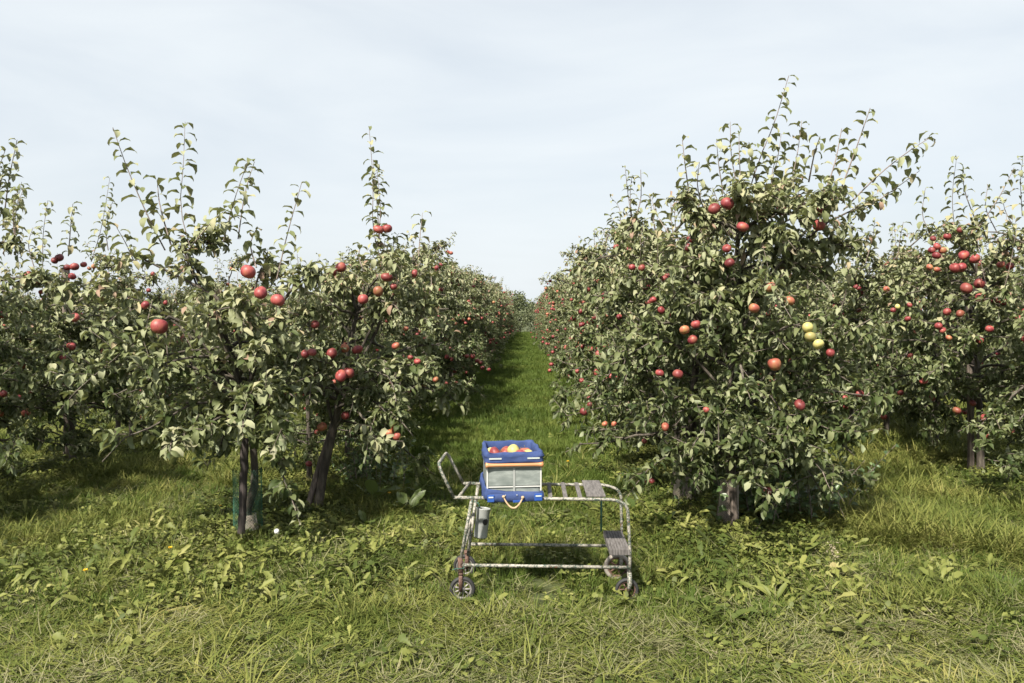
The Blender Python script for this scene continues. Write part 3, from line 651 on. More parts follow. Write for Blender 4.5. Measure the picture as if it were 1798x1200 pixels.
row(RC1[0], RC1[1] + 1.05 + np.arange(18) * 1.1, 3, 'r', '%s apple tree in the next row to the right, behind the tallest tree', 'apple tree deep in the next row to the right', 'apple trees of the next row to the right', 1.02)
copy_tree(RC1[0] + .05, RC1[1] - 1.1, 3, 'apple tree just outside the right edge, its leafy boughs reaching in', 'apple trees of the next row to the right', rng, 0.98, 20)
copy_tree(LC1[0] + .1, LC0[1] - 1.05, 1, 'apple tree just outside the left edge, its lowest boughs reaching in', 'apple trees of the next row to the left', rng, .95, 16)
copy_tree(LC1[0], LC0[1] - 2.1, 4, 'first apple tree of the next row to the left, shading the grass', 'apple trees of the next row to the left', rng, .95, 10)
row(LC1[0] - 3.3, 10.5 + np.arange(12) * 1.3, 11, 'l', '', 'apple tree of the farthest row on the left, glimpsed between nearer trunks', 'apple trees of the farthest row on the left', 0.82)
row(RC1[0] + 3.3, 10.5 + np.arange(12) * 1.3, 11, 'r', '', 'apple tree of the farthest row on the right, glimpsed between nearer trunks', 'apple trees of the farthest row on the right', 1.0)

# ------------------------------------------------------------------ stakes and netting at the trunks
def stake(label, base, top, r=0.032, seed=0, m='stake'):
    base = np.array(base, float); top = np.array(top, float); rg = np.random.default_rng(seed)
    mb = MB(); n = 16; t = np.linspace(-0.04, 1, n)[:, None]
    P = (top - base) * t; P[:, :2] += np.cumsum(rg.normal(0, 0.0025, (n, 2)), 0)
    V, F = tube(P, r * rg.uniform(.88, 1.1, n), 10)
    V[:n * 10] += rg.normal(0, r * .07, (n * 10, 3)) * np.array([1, 1, .2]); mb.add(V, F)
    o = mb.build('tree_stake', M[m], None, loc=tuple(base)); return tag(o, label, 'stake', 'wooden stakes beside the apple trunks')
s1 = gbase(422, 955)
stake('dark split wooden stake before the foremost tree left of the lane', s1, at(431, 770, s1[1] + .02), .027, 1, 'dark_stake')
s2 = gbase(538, 893)
stake('mossy stake leaning beside the second tree left of the lane', s2, at(588, 730, s2[1] + .05), .028, 2)
s3 = gbase(1288, 936)
stake('split grey stake at the foot of the tallest tree', s3, at(1281, 640, s3[1] + .02), .026, 3)
s4 = gbase(1216, 884)
stake('pale stake beside the netted trunk behind the tallest tree', s4, at(1224, 640, s4[1] + .03), .026, 4)
s5 = gbase(1705, 828)
stake('round stake beside the heavily fruiting tree at the right edge', s5, at(1702, 500, s5[1]), .034, 5)
s6 = gbase(118, 806)
stake('grey wooden post rising through the far left apple tree', s6, at(114, 470, s6[1]), .04, 6)
s7 = gbase(205, 790)
stake('thin leaning stake in the shade between the left rows', s7, at(212, 690, s7[1]), .03, 7)

def netting(r, h, cell, wire, z0=0.0, flare=0.0, lean=(0, 0)):
    mb = MB(); n = max(8, int(2 * PI * r / cell)); seg = max(8, int(h / cell * 1.2)); t = np.linspace(0, 1, seg)
    P = []
    for s in (-1, 1):
        for k in range(n):
            a = 2 * PI * k / n + s * t * h / r; rr = r * (1 + flare * (1 - t) ** 2)
            P.append(np.stack([rr * np.cos(a) + lean[0] * t, rr * np.sin(a) + lean[1] * t, z0 + h * t], -1))
    V, F = batch_wires(np.array(P), wire); mb.add(V, F); return mb
def batch_wires(P, w):
    M_, n, _ = P.shape; T = unit(np.gradient(P, axis=1)); u = unit(np.cross(T, UP)); v = np.cross(T, u)
    a = np.array([0, 2 * PI / 3, 4 * PI / 3]); V = (P[:, :, None] + w * (np.cos(a)[:, None] * u[:, :, None] + np.sin(a)[:, None] * v[:, :, None])).reshape(-1, 3)
    m = np.arange(M_)[:, None, None] * n * 3; i = np.arange(n - 1)[None, :, None]; j = np.arange(3)[None, None]
    F = np.stack(np.broadcast_arrays(m + i * 3 + j, m + i * 3 + (j + 1) % 3, m + (i + 1) * 3 + (j + 1) % 3, m + (i + 1) * 3 + j), -1).reshape(-1, 4)
    return V, F
o = netting(0.10, 0.45, 0.021, 0.0009).build('trunk_guard', M['netting_green'], None, loc=(LB1[0] - .01, LB1[1], LB1[2] + .05))
tag(o, 'green plastic mesh guard round the foremost trunk on the left', 'trunk guard')
sl = thing('trunk_sleeve', 'pale netting sleeve bulging at the foot of the foremost left trunk', 'trunk sleeve', tuple(LB1))
netting(0.056, 0.17, 0.011, 0.0016, 0.0, 0.5, (-.01, 0)).build('netting', M['netting_pale'], sl)
sl = thing('trunk_sleeve', 'pale netting sleeve on the trunk behind the tallest tree', 'trunk sleeve', tuple(RB2))
netting(0.066, 0.3, 0.012, 0.0016, 0.0, 0.25, (.01, 0)).build('netting', M['netting_pale'], sl)
sl = thing('trunk_sleeve', 'netting sleeve round the foot of the tallest tree', 'trunk sleeve', tuple(RB1))
netting(0.066, 0.34, 0.012, 0.0014, 0.0, 0.2, (.01, 0)).build('netting', M['netting_pale'], sl)

# leafy suckers at the foot of the tallest tree
def suckers(name, label, centre, n, spread, hgt, seed, size=0.075, nparts=0, leaf='round'):
    rg = np.random.default_rng(seed); P = []
    for k in range(n):
        x, y = rg.normal(0, spread[0]), rg.normal(0, spread[1]); h = hgt * rg.uniform(.45, 1.1); ex = rg.normal(0, .16, 2)
        P.append(smooth_line([(x, y, -.02), (x + ex[0] * .4, y + ex[1] * .4, h * .5), (x + ex[0], y + ex[1], h)], 7))
    P = np.array(P); root = thing(name, label, 'shoots', tuple(centre))
    V, F = batch_tubes(P, np.linspace(1, .5, 7)[None] * np.full((n, 1), .0035), 4); mb = MB(); mb.add(V, F); mb.build('stems', M['twig'], root)
    Lf = leaves_on_twigs(rg, P, 15, size, .3, .1, (.3, 1.1), .08, (.33, .42))
    Lf['n'] = Lf['n'] + np.array([0, -.5, 0.2]); V, F, ti = leaf_mesh_arrays(Lf, leaf)
    o = link('foliage', new_mesh('foliage', V, F, [M['sucker_leaf']], True, attrs={'tint': ti}), root); o['kind'] = 'stuff'
c = gbase(1350, 918)
suckers('root_suckers', 'round-leaved root suckers beside the foot of the tallest tree', c, 46, (.26, .16), .62, 8)
c = gbase(640, 850)
suckers('root_suckers', 'dark suckers in the shade behind the leaning stake, left of the lane', c, 26, (.2, .2), .5, 9, .06)
c = gbase(1470, 870)
suckers('root_suckers', 'low leafy shoots in the shade right of the tallest tree', c, 16, (.16, .2), .35, 10, .06)

# ------------------------------------------------------------------ far end of the lane
def far_plant(name, label, cat, x, y, w, h, seed, n=1500, leaf=0.3, group=None):
    rg = np.random.default_rng(seed); root = thing(name, label, cat, (x, y, 0), 0, group)
    nb = 16; C = np.stack([rg.normal(0, w * .25, nb), rg.normal(0, w * .25, nb), rg.uniform(.18, .9, nb) * h], -1); C[:, :2] *= (1.15 - (C[:, 2:] / h) ** 2 * .8)
    i = rg.integers(0, nb, n); rad = w * rg.uniform(.12, .24, nb)[i]
    v = unit(rg.normal(0, 1, (n, 3))); p = C[i] + v * rad[:, None] * rg.uniform(.55, 1.05, (n, 1)) * np.array([1, 1, 1.1]); p[:, 2] = np.abs(p[:, 2])
    Lf = dict(p=p, d=unit(v + rg.normal(0, .6, (n, 3))), n=UP + rg.normal(0, .6, (n, 3)), L=leaf * rg.uniform(.6, 1.3, n), W=leaf * rg.uniform(.25, .45, n), k=rg.uniform(.3, 1.2, n), f=rg.uniform(0, .5, n), tint=rg.random(n), wave=np.zeros(n))
    V, F, ti = leaf_mesh_arrays(Lf, 'lo')
    mb = MB(); mb.tube([(0, 0, -.1), (.05 * w, 0, h * .3), (0, .03 * w, h * .7)], [.05 * w, .035 * w, .012 * w], 7)
    for q in C[:8]: mb.tube([(0, 0, h * .22), tuple(q * np.array([.5, .5, .7])), tuple(q)], [.02 * w, .012 * w, .005 * w], 4)
    mb.build('trunk', M['bark'], root)
    o = link('crown', new_mesh('crown', V, F, [M['far_leaf']], True, attrs={'tint': ti}), root); o['kind'] = 'stuff'
far_plant('broadleaf_tree', 'dark rounded tree beyond the end of the lane', 'tree', -1.7, 112, 5.0, 4.4, 1, 2600, .32)
far_plant('broadleaf_tree', 'paler tree beyond the lane end, above the right row', 'tree', 3.0, 105, 5.0, 4.6, 2, 2600, .32)
far_plant('broadleaf_tree', 'lower tree beyond the lane end, between the two taller ones', 'tree', .6, 118, 3.6, 2.9, 3, 1800, .3)
far_plant('broadleaf_tree', 'distant tree over the far left rows', 'tree', -8.5, 116, 6, 4.6, 4, 2000, .4)
far_plant('hedge_bush', 'green bush closing the end of the grass lane', 'bush', -.75, 62, 2.4, 1.9, 5, 1900, .13)
far_plant('hedge_bush', 'small bush at the lane end under the right row', 'bush', .65, 62.5, 2.2, 1.9, 6, 1600, .13)
# ------------------------------------------------------------------ picking cart
M['paint'] = None
def chipped_paint():
    m, nt, N, L, b = mat('chipped_paint')
    t = N.new('ShaderNodeTexCoord')
    n1 = noise(N, L, 85, 6, 0.7, vec=t.outputs['Object']); n2 = noise(N, L, 9, 4, 0.6, vec=t.outputs['Object']); n3 = noise(N, L, 130, 3, 0.6, vec=t.outputs['Object'])
    ad = N.new('ShaderNodeMath'); ad.operation = 'MULTIPLY_ADD'; ad.inputs[1].default_value = 0.55; L.new(n2.outputs['Fac'], ad.inputs[0]); L.new(n1.outputs['Fac'], ad.inputs[2])
    r = ramp(N, [(0.0, (0.16, 0.075, 0.045)), (0.64, (0.15, 0.075, 0.05)), (0.67, (0.02, 0.055, 0.045)), (0.735, (0.025, 0.065, 0.052)), (0.75, (0.17, 0.155, 0.13)), (0.80, (0.26, 0.245, 0.215)), (1.0, (0.35, 0.335, 0.30))])
    L.new(ad.outputs['Value'], r.inputs['Fac'])
    mx = N.new('ShaderNodeMix'); mx.data_type = 'RGBA'; mx.blend_type = 'MULTIPLY'; mx.inputs['Factor'].default_value = 0.6
    r3 = ramp(N, [(0.35, (0.45, 0.42, 0.38)), (0.6, (1, 1, 1))]); L.new(n3.outputs['Fac'], r3.inputs['Fac'])
    L.new(r.outputs['Color'], mx.inputs['A']); L.new(r3.outputs['Color'], mx.inputs['B']); L.new(mx.outputs['Result'], b.inputs['Base Color'])
    bp = N.new('ShaderNodeBump'); bp.inputs['Strength'].default_value = 0.6; bp.inputs['Distance'].default_value = 0.002
    L.new(ad.outputs['Value'], bp.inputs['Height']); L.new(bp.outputs['Normal'], b.inputs['Normal'])
    b.inputs['Roughness'].default_value = 0.62
    return m
M['paint'] = chipped_paint()
M['rust'] = simple('rust', [(0.3, (0.045, 0.025, 0.018)), (0.55, (0.105, 0.058, 0.044)), (0.75, (0.19, 0.13, 0.11))], 60, 0.8, 0.6)
M['rubber'] = simple('rubber', [(0, (0.012, 0.012, 0.012)), (1, (0.03, 0.03, 0.032))], 40, 0.7)
M['old_rubber'] = simple('old_rubber', [(0.3, (0.16, 0.14, 0.125)), (0.7, (0.30, 0.27, 0.24))], 40, 0.8)
M['rim'] = simple('dull_rim', [(0.3, (0.14, 0.13, 0.125)), (0.7, (0.28, 0.27, 0.26))], 40, 0.5, metallic=0.3)
M['greyboard'] = simple('grey_board', [(0.3, (0.05, 0.046, 0.044)), (0.5, (0.10, 0.092, 0.09)), (0.7, (0.155, 0.145, 0.14))], 16, 0.85, 0.5, stretch=(8, 1, 1))
M['zinc'] = simple('zinc', [(0.3, (0.21, 0.22, 0.22)), (0.7, (0.32, 0.335, 0.33))], 14, 0.5, metallic=0.15)
M['black'] = simple('black_rubber_spot', [(0, (0.01, 0.01, 0.012)), (1, (0.02, 0.02, 0.02))], 20, 0.6)
M['wire'] = simple('green_wire', [(0, (0.02, 0.08, 0.06)), (1, (0.05, 0.13, 0.10))], 20, 0.5)

CY = 4.36
cart = thing('picking_cart', 'rusty tubular cart with chipped white paint standing in the lane mouth', 'cart', (0.0, CY, 0.0), 0)
W = 0.39
r_ = 0.0090
# top frame: one bent tube, front and back rail joined by the raised handle, each rail bent down into the right-hand legs
def rail(y, z0, dx):
    return [(-.413 + dx, y, z0), (.500, y, z0 - .004), (.548, y, z0 - .05), (.562, y, .17), (.556, y, .075)]
f = fillet([(-.413, 0, .581), (.47, 0, .574), (.545, 0, .545), (.560, 0, .30), (.560, 0, .15)], {1: .06, 2: .08, 3: .05})
MB().tube(f, r_, 10).build('front_rail', M['paint'], cart)
f = fillet([(-.393, W, .576), (.47, W, .570), (.553, W, .535), (.560, W, .30), (.556, W, .15)], {1: .06, 2: .08, 3: .05})
MB().tube(f, r_, 10).build('back_rail', M['paint'], cart)
f = fillet([(-.413, -.001, .581), (-.50, .0, .765), (-.49, W, .765), (-.393, W + .001, .576)], {1: .06, 2: .06}, 8)
MB().tube(f, r_ * 1.02, 10).build('handle', M['paint'], cart)
def bar(name, a, b_, r=.009, m='paint', sides=8): return MB().tube([a, tuple((np.array(a) + np.array(b_)) / 2), b_], r, sides).build(name, M[m], cart)
bar("leg", (-.312, 0, .572), (-.378, 0, .215), .0095); bar('leg', (-.302, W, .566), (-.372, W, .10), .0095)
bar('brace', (-.352, 0.004, .36), (-.30, W * .5, .50), .008)
bar('brace', (-.338, .05, .24), (-.30, .12, .54), .009)
bar('lower_rail', (-.375, 0.002, .203), (.559, 0.002, .196), .0095); bar('lower_rail', (-.345, W - .002, .208), (.47, W - .002, .203), .0095)
bar('cross_bar', (.557, 0, .262), (.557, W, .262), .009); bar('cross_bar', (-.36, 0, .30), (-.348, W, .30), .009)
bar('cross_bar', (-.385, 0, .584), (-.352, W, .580), .009)
bar('strut', (.437, W, .566), (.437, W, .29), .006, 'wire')
for x, w in ((.122, .011), (.205, .012), (.286, .012), (-.05, .012), (-.16, .012)):
    MB().box(x - w, x + w, .006, W - .006, .576, .587).build('slat', M['greyboard'], cart, False, bevel=.002)
MB().box(.32, .425, -.004, W + .004, .588, .598).build('board', M['greyboard'], cart, False, bevel=.002)
step = MB()
for k in range(7):
    x0 = .447 + k * .0162
    step = MB(); step.box(x0, x0 + .0148, -.012, W - .02, .268, .300 + .0015 * (k % 2)); step.build('step_slat', M['greyboard'], cart, False, bevel=.0015)
def wheel(x, y, z, r, w, tyre, rim, spokes, steer=0):
    t = link('wheel', None, cart, loc=(x, y, z)); t.rotation_euler = (0, 0, steer)
    a = np.linspace(0, 2 * PI, 13); c = np.stack([r * .85 + r * .15 * np.cos(a), w * np.sin(a)], -1)
    MB().lathe(c[:, :], 28, 'y').build('tyre', M[tyre], t)
    rm = MB(); rm.lathe([(r * .72, -w * .5), (r * .66, -w * .55), (r * .60, -w * .2), (r * .60, w * .2), (r * .66, w * .55), (r * .72, w * .5)], 28, 'y')
    rm.lathe([(.001, -w * .7), (r * .18, -w * .7), (r * .2, -w * .4), (r * .2, w * .4), (r * .18, w * .7), (.001, w * .7)], 14, 'y')
    for k in range(spokes):
        an = 2 * PI * k / spokes; rm.tube([(r * .15 * math.cos(an), 0, r * .15 * math.sin(an)), (r * .4 * math.cos(an), 0, r * .4 * math.sin(an)), (r * .63 * math.cos(an), 0, r * .63 * math.sin(an))], r * .07, 4)
    rm.build('rim', M[rim], t)
    return t
wheel(-.366, -.004, .070, .072, .014, 'rubber', 'rim', 9, .1); wheel(-.384, W, .075, .070, .014, 'rubber', 'rim', 9, -.1)
wheel(.548, .03, .062, .066, .013, 'rubber', 'rust', 6); wheel(.535, W, .075, .082, .015, 'old_rubber', 'rust', 5)
for (x, y, zt, s) in ((-.378, 0, .235, -1), (-.374, W, .16, 1)):
    fk = MB(); fk.tube([(x, y, zt + .01), (x + .002, y, zt - .03), (x + .004, y, .15)], .014, 8)
    for dy in (-.021, .021): fk.box(x - .006, x + .014, y + dy - .003, y + dy + .003, .062, .158)
    fk.box(x - .006, x + .014, y - .024, y + .024, .152, .162); fk.build('fork', M['rust'], cart)
for (x, y) in ((.557, 0), (.553, W)):
    fk = MB(); fk.tube([(x, y, .17), (x + .004, y, .11), (x - .006, y, .055)], [.012, .014, .008], 8); fk.build('fork', M['paint'], cart)
MB().tube([(-.42, -.03, .185), (-.40, -.02, .19), (-.36, -.014, .19), (-.352, .01, .205)], .0022, 5).build('wire_tie', M['wire'], cart)

can = thing('metal_can', 'grey metal can with a black spot hung on the cart leg', 'can', (-.275, CY + .16, .315), 0)
can.rotation_euler = (R(-4), R(6), 0)
MB().lathe([(.001, .002), (.037, .0), (.0385, .004), (.0395, .160), (.041, .163), (.041, .167), (.038, .167), (.0375, .162), (.036, .012), (.001, .012)], 28).build('body', M['zinc'], can)
sp = MB(); a = np.linspace(0, 2 * PI, 16, endpoint=False); rr = .0405
V = [[rr * math.sin(.55), -rr * math.cos(.55), .095]] + [[rr * math.sin(.55 + .42 * math.cos(t)), -rr * math.cos(.55 + .42 * math.cos(t)), .095 + .018 * math.sin(t)] for t in a]
sp.add(V, [[0, 1 + k, 1 + (k + 1) % 16, 1 + (k + 2) % 16] for k in range(0, 16, 2)]); sp.build('spot', M['black'], can)
MB().tube(fillet([(-.03, .0, .15), (-.05, .0, .175), (-.035, 0, .20), (-.02, .0, .165)], .02), .003, 6).build('hook', M['wire'], can)

# ------------------------------------------------------------------ picking box on the cart
def canvas(name, c0, c1):
    m, nt, N, L, b = mat(name)
    t = N.new('ShaderNodeTexCoord'); n = noise(N, L, 14, 5, .6, vec=t.outputs['Object']); r = ramp(N, [(.3, c0), (.7, c1)]); L.new(n.outputs['Fac'], r.inputs['Fac']); L.new(r.outputs['Color'], b.inputs['Base Color'])
    w = N.new('ShaderNodeTexWave'); w.inputs['Scale'].default_value = 260; L.new(t.outputs['Object'], w.inputs['Vector'])
    n2 = noise(N, L, 22, 3, .5, vec=t.outputs['Object']); ad = N.new('ShaderNodeMath'); ad.operation = 'MULTIPLY_ADD'; ad.inputs[1].default_value = .08
    L.new(w.outputs['Fac'], ad.inputs[0]); L.new(n2.outputs['Fac'], ad.inputs[2])
    bp = N.new('ShaderNodeBump'); bp.inputs['Strength'].default_value = .5; bp.inputs['Distance'].default_value = .012; L.new(ad.outputs['Value'], bp.inputs['Height']); L.new(bp.outputs['Normal'], b.inputs['Normal'])
    b.inputs['Roughness'].default_value = .85; b.inputs['Specular IOR Level'].default_value = .2
    return m
M['canvas'] = canvas('blue_canvas', (0.026, 0.046, 0.132), (0.044, 0.068, 0.172)); M['bright_canvas'] = canvas('bright_blue_canvas', (0.018, 0.06, 0.25), (0.026, 0.08, 0.31))
M['panel'] = simple('grey_scuffed_panel', [(0.3, (0.115, 0.135, 0.13)), (0.5, (0.16, 0.18, 0.175)), (0.72, (0.25, 0.275, 0.265))], 13, 0.5, 0.1, detail=9, stretch=(1, 1, 2.4))
M['edge'] = simple('pale_edge', [(0, (0.36, 0.37, 0.36)), (1, (0.48, 0.48, 0.47))], 10, 0.5)
M['wood_bar'] = simple('varnished_wood', [(0.3, (0.33, 0.14, 0.06)), (0.7, (0.43, 0.21, 0.10))], 20, 0.4, stretch=(.2, 1, 1))
M['reflect'] = simple('reflective_patch', [(0, (0.36, 0.40, 0.40)), (1, (0.46, 0.50, 0.50))], 30, 0.45)
M['rope'] = simple('rope', [(0.3, (0.28, 0.19, 0.11)), (0.7, (0.46, 0.34, 0.22))], 60, 0.9, 0.4)

bw, bd = .148, .175                                    # half width, half depth
box = thing('picking_box', 'grey picking box with blue canvas collar and rope loop on the cart', 'picking box', (-.100, CY + .165, .590), R(7))
def ring(hw, hd, cr, n=56):
    """rounded rectangle outline, counter-clockwise, evenly sampled"""
    pts = []
    for cx, cy, a0 in ((hw - cr, hd - cr, 0), (-hw + cr, hd - cr, 90), (-hw + cr, -hd + cr, 180), (hw - cr, -hd + cr, 270)):
        for a in np.linspace(a0, a0 + 90, 5): pts.append((cx + cr * math.cos(R(a)), cy + cr * math.sin(R(a))))
    pts.append(pts[0]); pts = np.array(pts); s = np.concatenate([[0], np.cumsum(np.linalg.norm(np.diff(pts, axis=0), axis=1))])
    q = np.linspace(0, s[-1], n, endpoint=False); return np.stack([np.interp(q, s, pts[:, 0]), np.interp(q, s, pts[:, 1])], -1)
def loft(rings, mb, m=0):
    n = len(rings[0]); V = np.concatenate(rings); i = np.arange(len(rings) - 1)[:, None]; j = np.arange(n)[None]
    F = np.stack([i * n + j, i * n + (j + 1) % n, (i + 1) * n + (j + 1) % n, (i + 1) * n + j + 0 * i], -1).reshape(-1, 4); return mb.add(V, F, m)
def r3(hw, hd, cr, z, jit=0, rg=None, n=64):
    q = ring(hw, hd, cr, n); z_ = np.full(n, z) if np.isscalar(z) else z
    o_ = np.concatenate([q, z_[:, None]], 1)
    if jit: 
        w = sum(rg.normal(0, 1) * np.sin(np.arange(n) * 2 * PI * k / n + rg.uniform(0, 6)) for k in (3, 5, 8, 13)) * jit / 2
        o_[:, :2] *= (1 + w / .16)[:, None]; o_[:, 2] += np.roll(w, 7) * .8 - (.008 * np.clip(-o_[:, 1] / bd, 0, 1) if np.isscalar(z) and z > .22 else 0)
    return o_
rg = np.random.default_rng(21)
wall = MB(); loft([r3(bw, bd, .006, z) for z in (.02, .055, .12, .188)] , wall); loft([r3(bw - .006, bd - .006, .006, z) for z in (.188, .10, .03)], wall)
wall.box(-bw + .004, bw - .004, -bd + .004, bd - .004, .014, .022); wall.build('wall', M['panel'], box)
for (x0, x1, y0, y1) in ((-bw + .006, -.006, -bd - .004, -bd + .001), (.006, bw - .004, -bd - .004, -bd + .001)):
    MB().box(x0, x1, y0, y1, .062, .160).build('panel', M['panel'], box, False, bevel=.0015)
    MB().box(x0, x1, y0 - .002, y1, .052, .058).build('edge_strip', M['edge'], box, False, bevel=.001); MB().box(x0, x1, y0 - .002, y1, .162, .167).build('edge_strip', M['edge'], box, False, bevel=.001)
MB().box(-.006, .006, -bd - .007, -bd + .001, .022, .185).build('centre_strip', M['zinc'], box, False, bevel=.002)
for x in (-bw, bw): MB().box(x - .004, x + .004, -bd - .005, -bd + .004, .03, .185).build('corner_strip', M['edge'], box, False, bevel=.001)
br = MB(); t = np.linspace(-1, 1, 25); br.tube(np.stack([t * (bw + .010), np.full(25, -bd - .017), .178 + 0 * t], -1), .0095 + .007 * np.abs(t) ** 8, 10); br.build('wooden_bar', M['wood_bar'], box)
MB().box(-bw - .007, -bw - .001, -bd, bd, .168, .188).build('side_bar', M['wood_bar'], box, False, bevel=.002)
# folded canvas collar
cl = MB(); z0 = .186
tap = lambda o_: np.stack([o_[:, 0] * (1 - .05 * (o_[:, 1] / bd > 0) * o_[:, 1] / bd), o_[:, 1], o_[:, 2]], -1)
prof = [(.000, .0, 0.0), (.012, -.004, .002), (.0165, .012, .002), (.012, .024, .002), (.0155, .034, .004), (.0165, .048, .005), (.012, .060, .005), (.006, .067, .005), (-.004, .067, .005), (-.011, .058, .005), (-.013, .03, .004), (-.012, .0, .003), (-.014, -.05, .002)]
loft([tap(r3(bw + e, bd + e, .022, z0 + z, j, rg)) for e, z, j in prof], cl); cl.build('canvas_collar', M['canvas'], box)
for x in (-.105, .105):
    s = MB(); xs = np.linspace(-.034, .034, 7); V = [[x + q, -bd - .0195 - .001 * k, z0 + .024 + .009 * k] for k in (0, 1) for q in xs]
    s.add(V, [[i, i + 1, i + 8, i + 7] for i in range(6)]); s.build('reflective_patch', M['reflect'], box)
# canvas base slung under the box
sk = MB()
def skz(n=64):
    q = ring(bw, bd, .02, n); return q
q = skz(); lift = np.clip(-(q[:, 0] / bw) - .3, 0, 1) * .035 + np.clip(q[:, 1] / bd, 0, 1) * .015
L_ = []
for e, z, j in ((.004, .024, .002), (.010, .030, .003), (.017, .022, .004), (.020, .010, .004), (.019, -.006, .004), (.010, -.018, .003), (-.02, -.012, .002)):
    o_ = r3(bw + e, bd + e, .022, z, j, rg); o_[:, 2] += lift * (1 if z > 0.02 else .45 if z > 0 else 0); L_.append(o_)
loft(L_, sk); sk.build('canvas_base', M['canvas'], box)
fl = MB(); nx_ = 15; xs = np.linspace(-.145, .148, nx_); rows_ = []
for k, (dy, z) in enumerate(((-.024, .022), (-.029, .012), (-.031, -.001), (-.029, -.016), (-.022, -.024))):
    rows_.append(np.stack([xs, -bd + dy + rg.normal(0, .0025, nx_) - .004 * (np.abs(xs) > .11), z + rg.normal(0, .002, nx_) - .006 * (xs / .148) * 0], -1))
V = np.concatenate(rows_); fl.add(V, [[r * nx_ + c, r * nx_ + c + 1, (r + 1) * nx_ + c + 1, (r + 1) * nx_ + c] for r in range(4) for c in range(nx_ - 1)])
o = fl.build('canvas_flap', M['canvas'], box); so = o.modifiers.new('thick', 'SOLIDIFY'); so.thickness = .003; sb = o.modifiers.new('sub', 'SUBSURF'); sb.levels = sb.render_levels = 1
for x0, x1, z in ((-.150, -.112, .006), (.108, .152, .008)):
    MB().box(x0, x1, -bd - .040, -bd - .034, z - .026, z + .014).build('corner_patch', M['bright_canvas'], box, False, bevel=.003)
    MB().box(x0 + .006, x1 - .006, -bd - .0425, -bd - .0395, z - .002, z + .005).build('reflective_patch', M['reflect'], box, False)
MB().box(-.01, .05, -bd - .034, -bd - .029, -.026, -.012).build('corner_patch', M['bright_canvas'], box, False, bevel=.002)
for x in (-.052, .012): MB().lathe([(.001, -.002), (.003, -.002), (.003, .001), (.001, .002)], 8, 'y', c=(x, -bd - .035, .016)).build('rivet', M['edge'], box)
t = np.linspace(0, 1, 40); rx = -.062 + .105 * t; rz = .010 - .058 * np.sin(PI * t) ** .8 - .006 * t; ry = -bd - .042 - .012 * np.sin(PI * t)
rope = MB()
for k in range(3):
    ph = t * 50 + k * 2 * PI / 3; rope.tube(np.stack([rx, ry + .0032 * np.cos(ph), rz + .0032 * np.sin(ph)], -1), .0036, 6)
rope.build('rope_loop', M['rope'], box)
for x, z in ((-.062, .010), (.043, .004)): MB().lathe([(.001, -.008), (.007, -.006), (.009, 0), (.007, .006), (.001, .008)], 10, c=(x, -bd - .042, z)).build('rope_knot', M['rope'], box)

# apples in the box, each a thing of its own
Rb = Matrix.Rotation(R(7), 4, 'Z'); ob = Vector((-.100, CY + .165, .590))
pile = [(-.098, -.085, .236, .041, 'red', 'red apple at the left end of the box on the cart'), (.010, -.07, .243, .046, 'yellow', 'large pale yellow apple topping the heap in the box'),
        (.045, -.125, .232, .042, 'red', 'red apple in front of the pale yellow one in the box'), (-.035, -.06, .232, .036, 'orange', 'orange apple between the red and pale ones in the box'),
        (.088, -.10, .226, .037, 'yellow', 'greenish yellow apple at the right end of the box'), (-.105, .0, .226, .037, 'yellow', 'apple behind the leftmost red one in the box'),
        (.075, -.01, .224, .039, 'orange', 'apple behind the greenish yellow one in the box'), (-.02, .03, .222, .039, 'red', 'apple towards the back of the box')]
rga = np.random.default_rng(4)
for x, y, z, r, c, lab in pile:
    p = ob + Rb @ Vector((x, y, z - .016)); o = link('apple', APPLES[c][int(rga.integers(4))], loc=tuple(p)); o.scale = (r / .04,) * 3; o.rotation_euler = (rga.normal(0, .6), rga.normal(0, .6), rga.uniform(0, 6)); tag(o, lab, 'apple', 'picked apples in the box')
for x, y, z, r in ((-.06, -.12, .175, .04), (.02, -.11, .172, .04), (.1, -.05, .17, .038), (-.1, .09, .175, .04), (-.01, .1, .17, .04), (.08, .09, .172, .04), (-.06, .02, .168, .04), (.03, .0, .17, .04), (-.11, -.04, .165, .035)):
    p = ob + Rb @ Vector((x, y, z)); o = link('apple', APPLE['red'], loc=tuple(p)); o.scale = (r / .04,) * 3; o.rotation_euler = (rga.normal(0, .6), rga.normal(0, .6), rga.uniform(0, 6)); tag(o, 'apple lying under the topmost ones in the box', 'apple', 'lower apples in the box')
for px, py, lab in ((1137, 861, 'bright red windfall apple in the grass beside the netted trunk'), (1144, 862, 'paler windfall touching the bright red one in the grass')):
    p = gbase(px, py); o = link('apple', APPLE['red'], loc=(p[0], p[1], p[2] + .06)); o.scale = (.8,) * 3; o.rotation_euler = (1.2, .4, 2); tag(o, lab, 'apple', 'windfall apples')

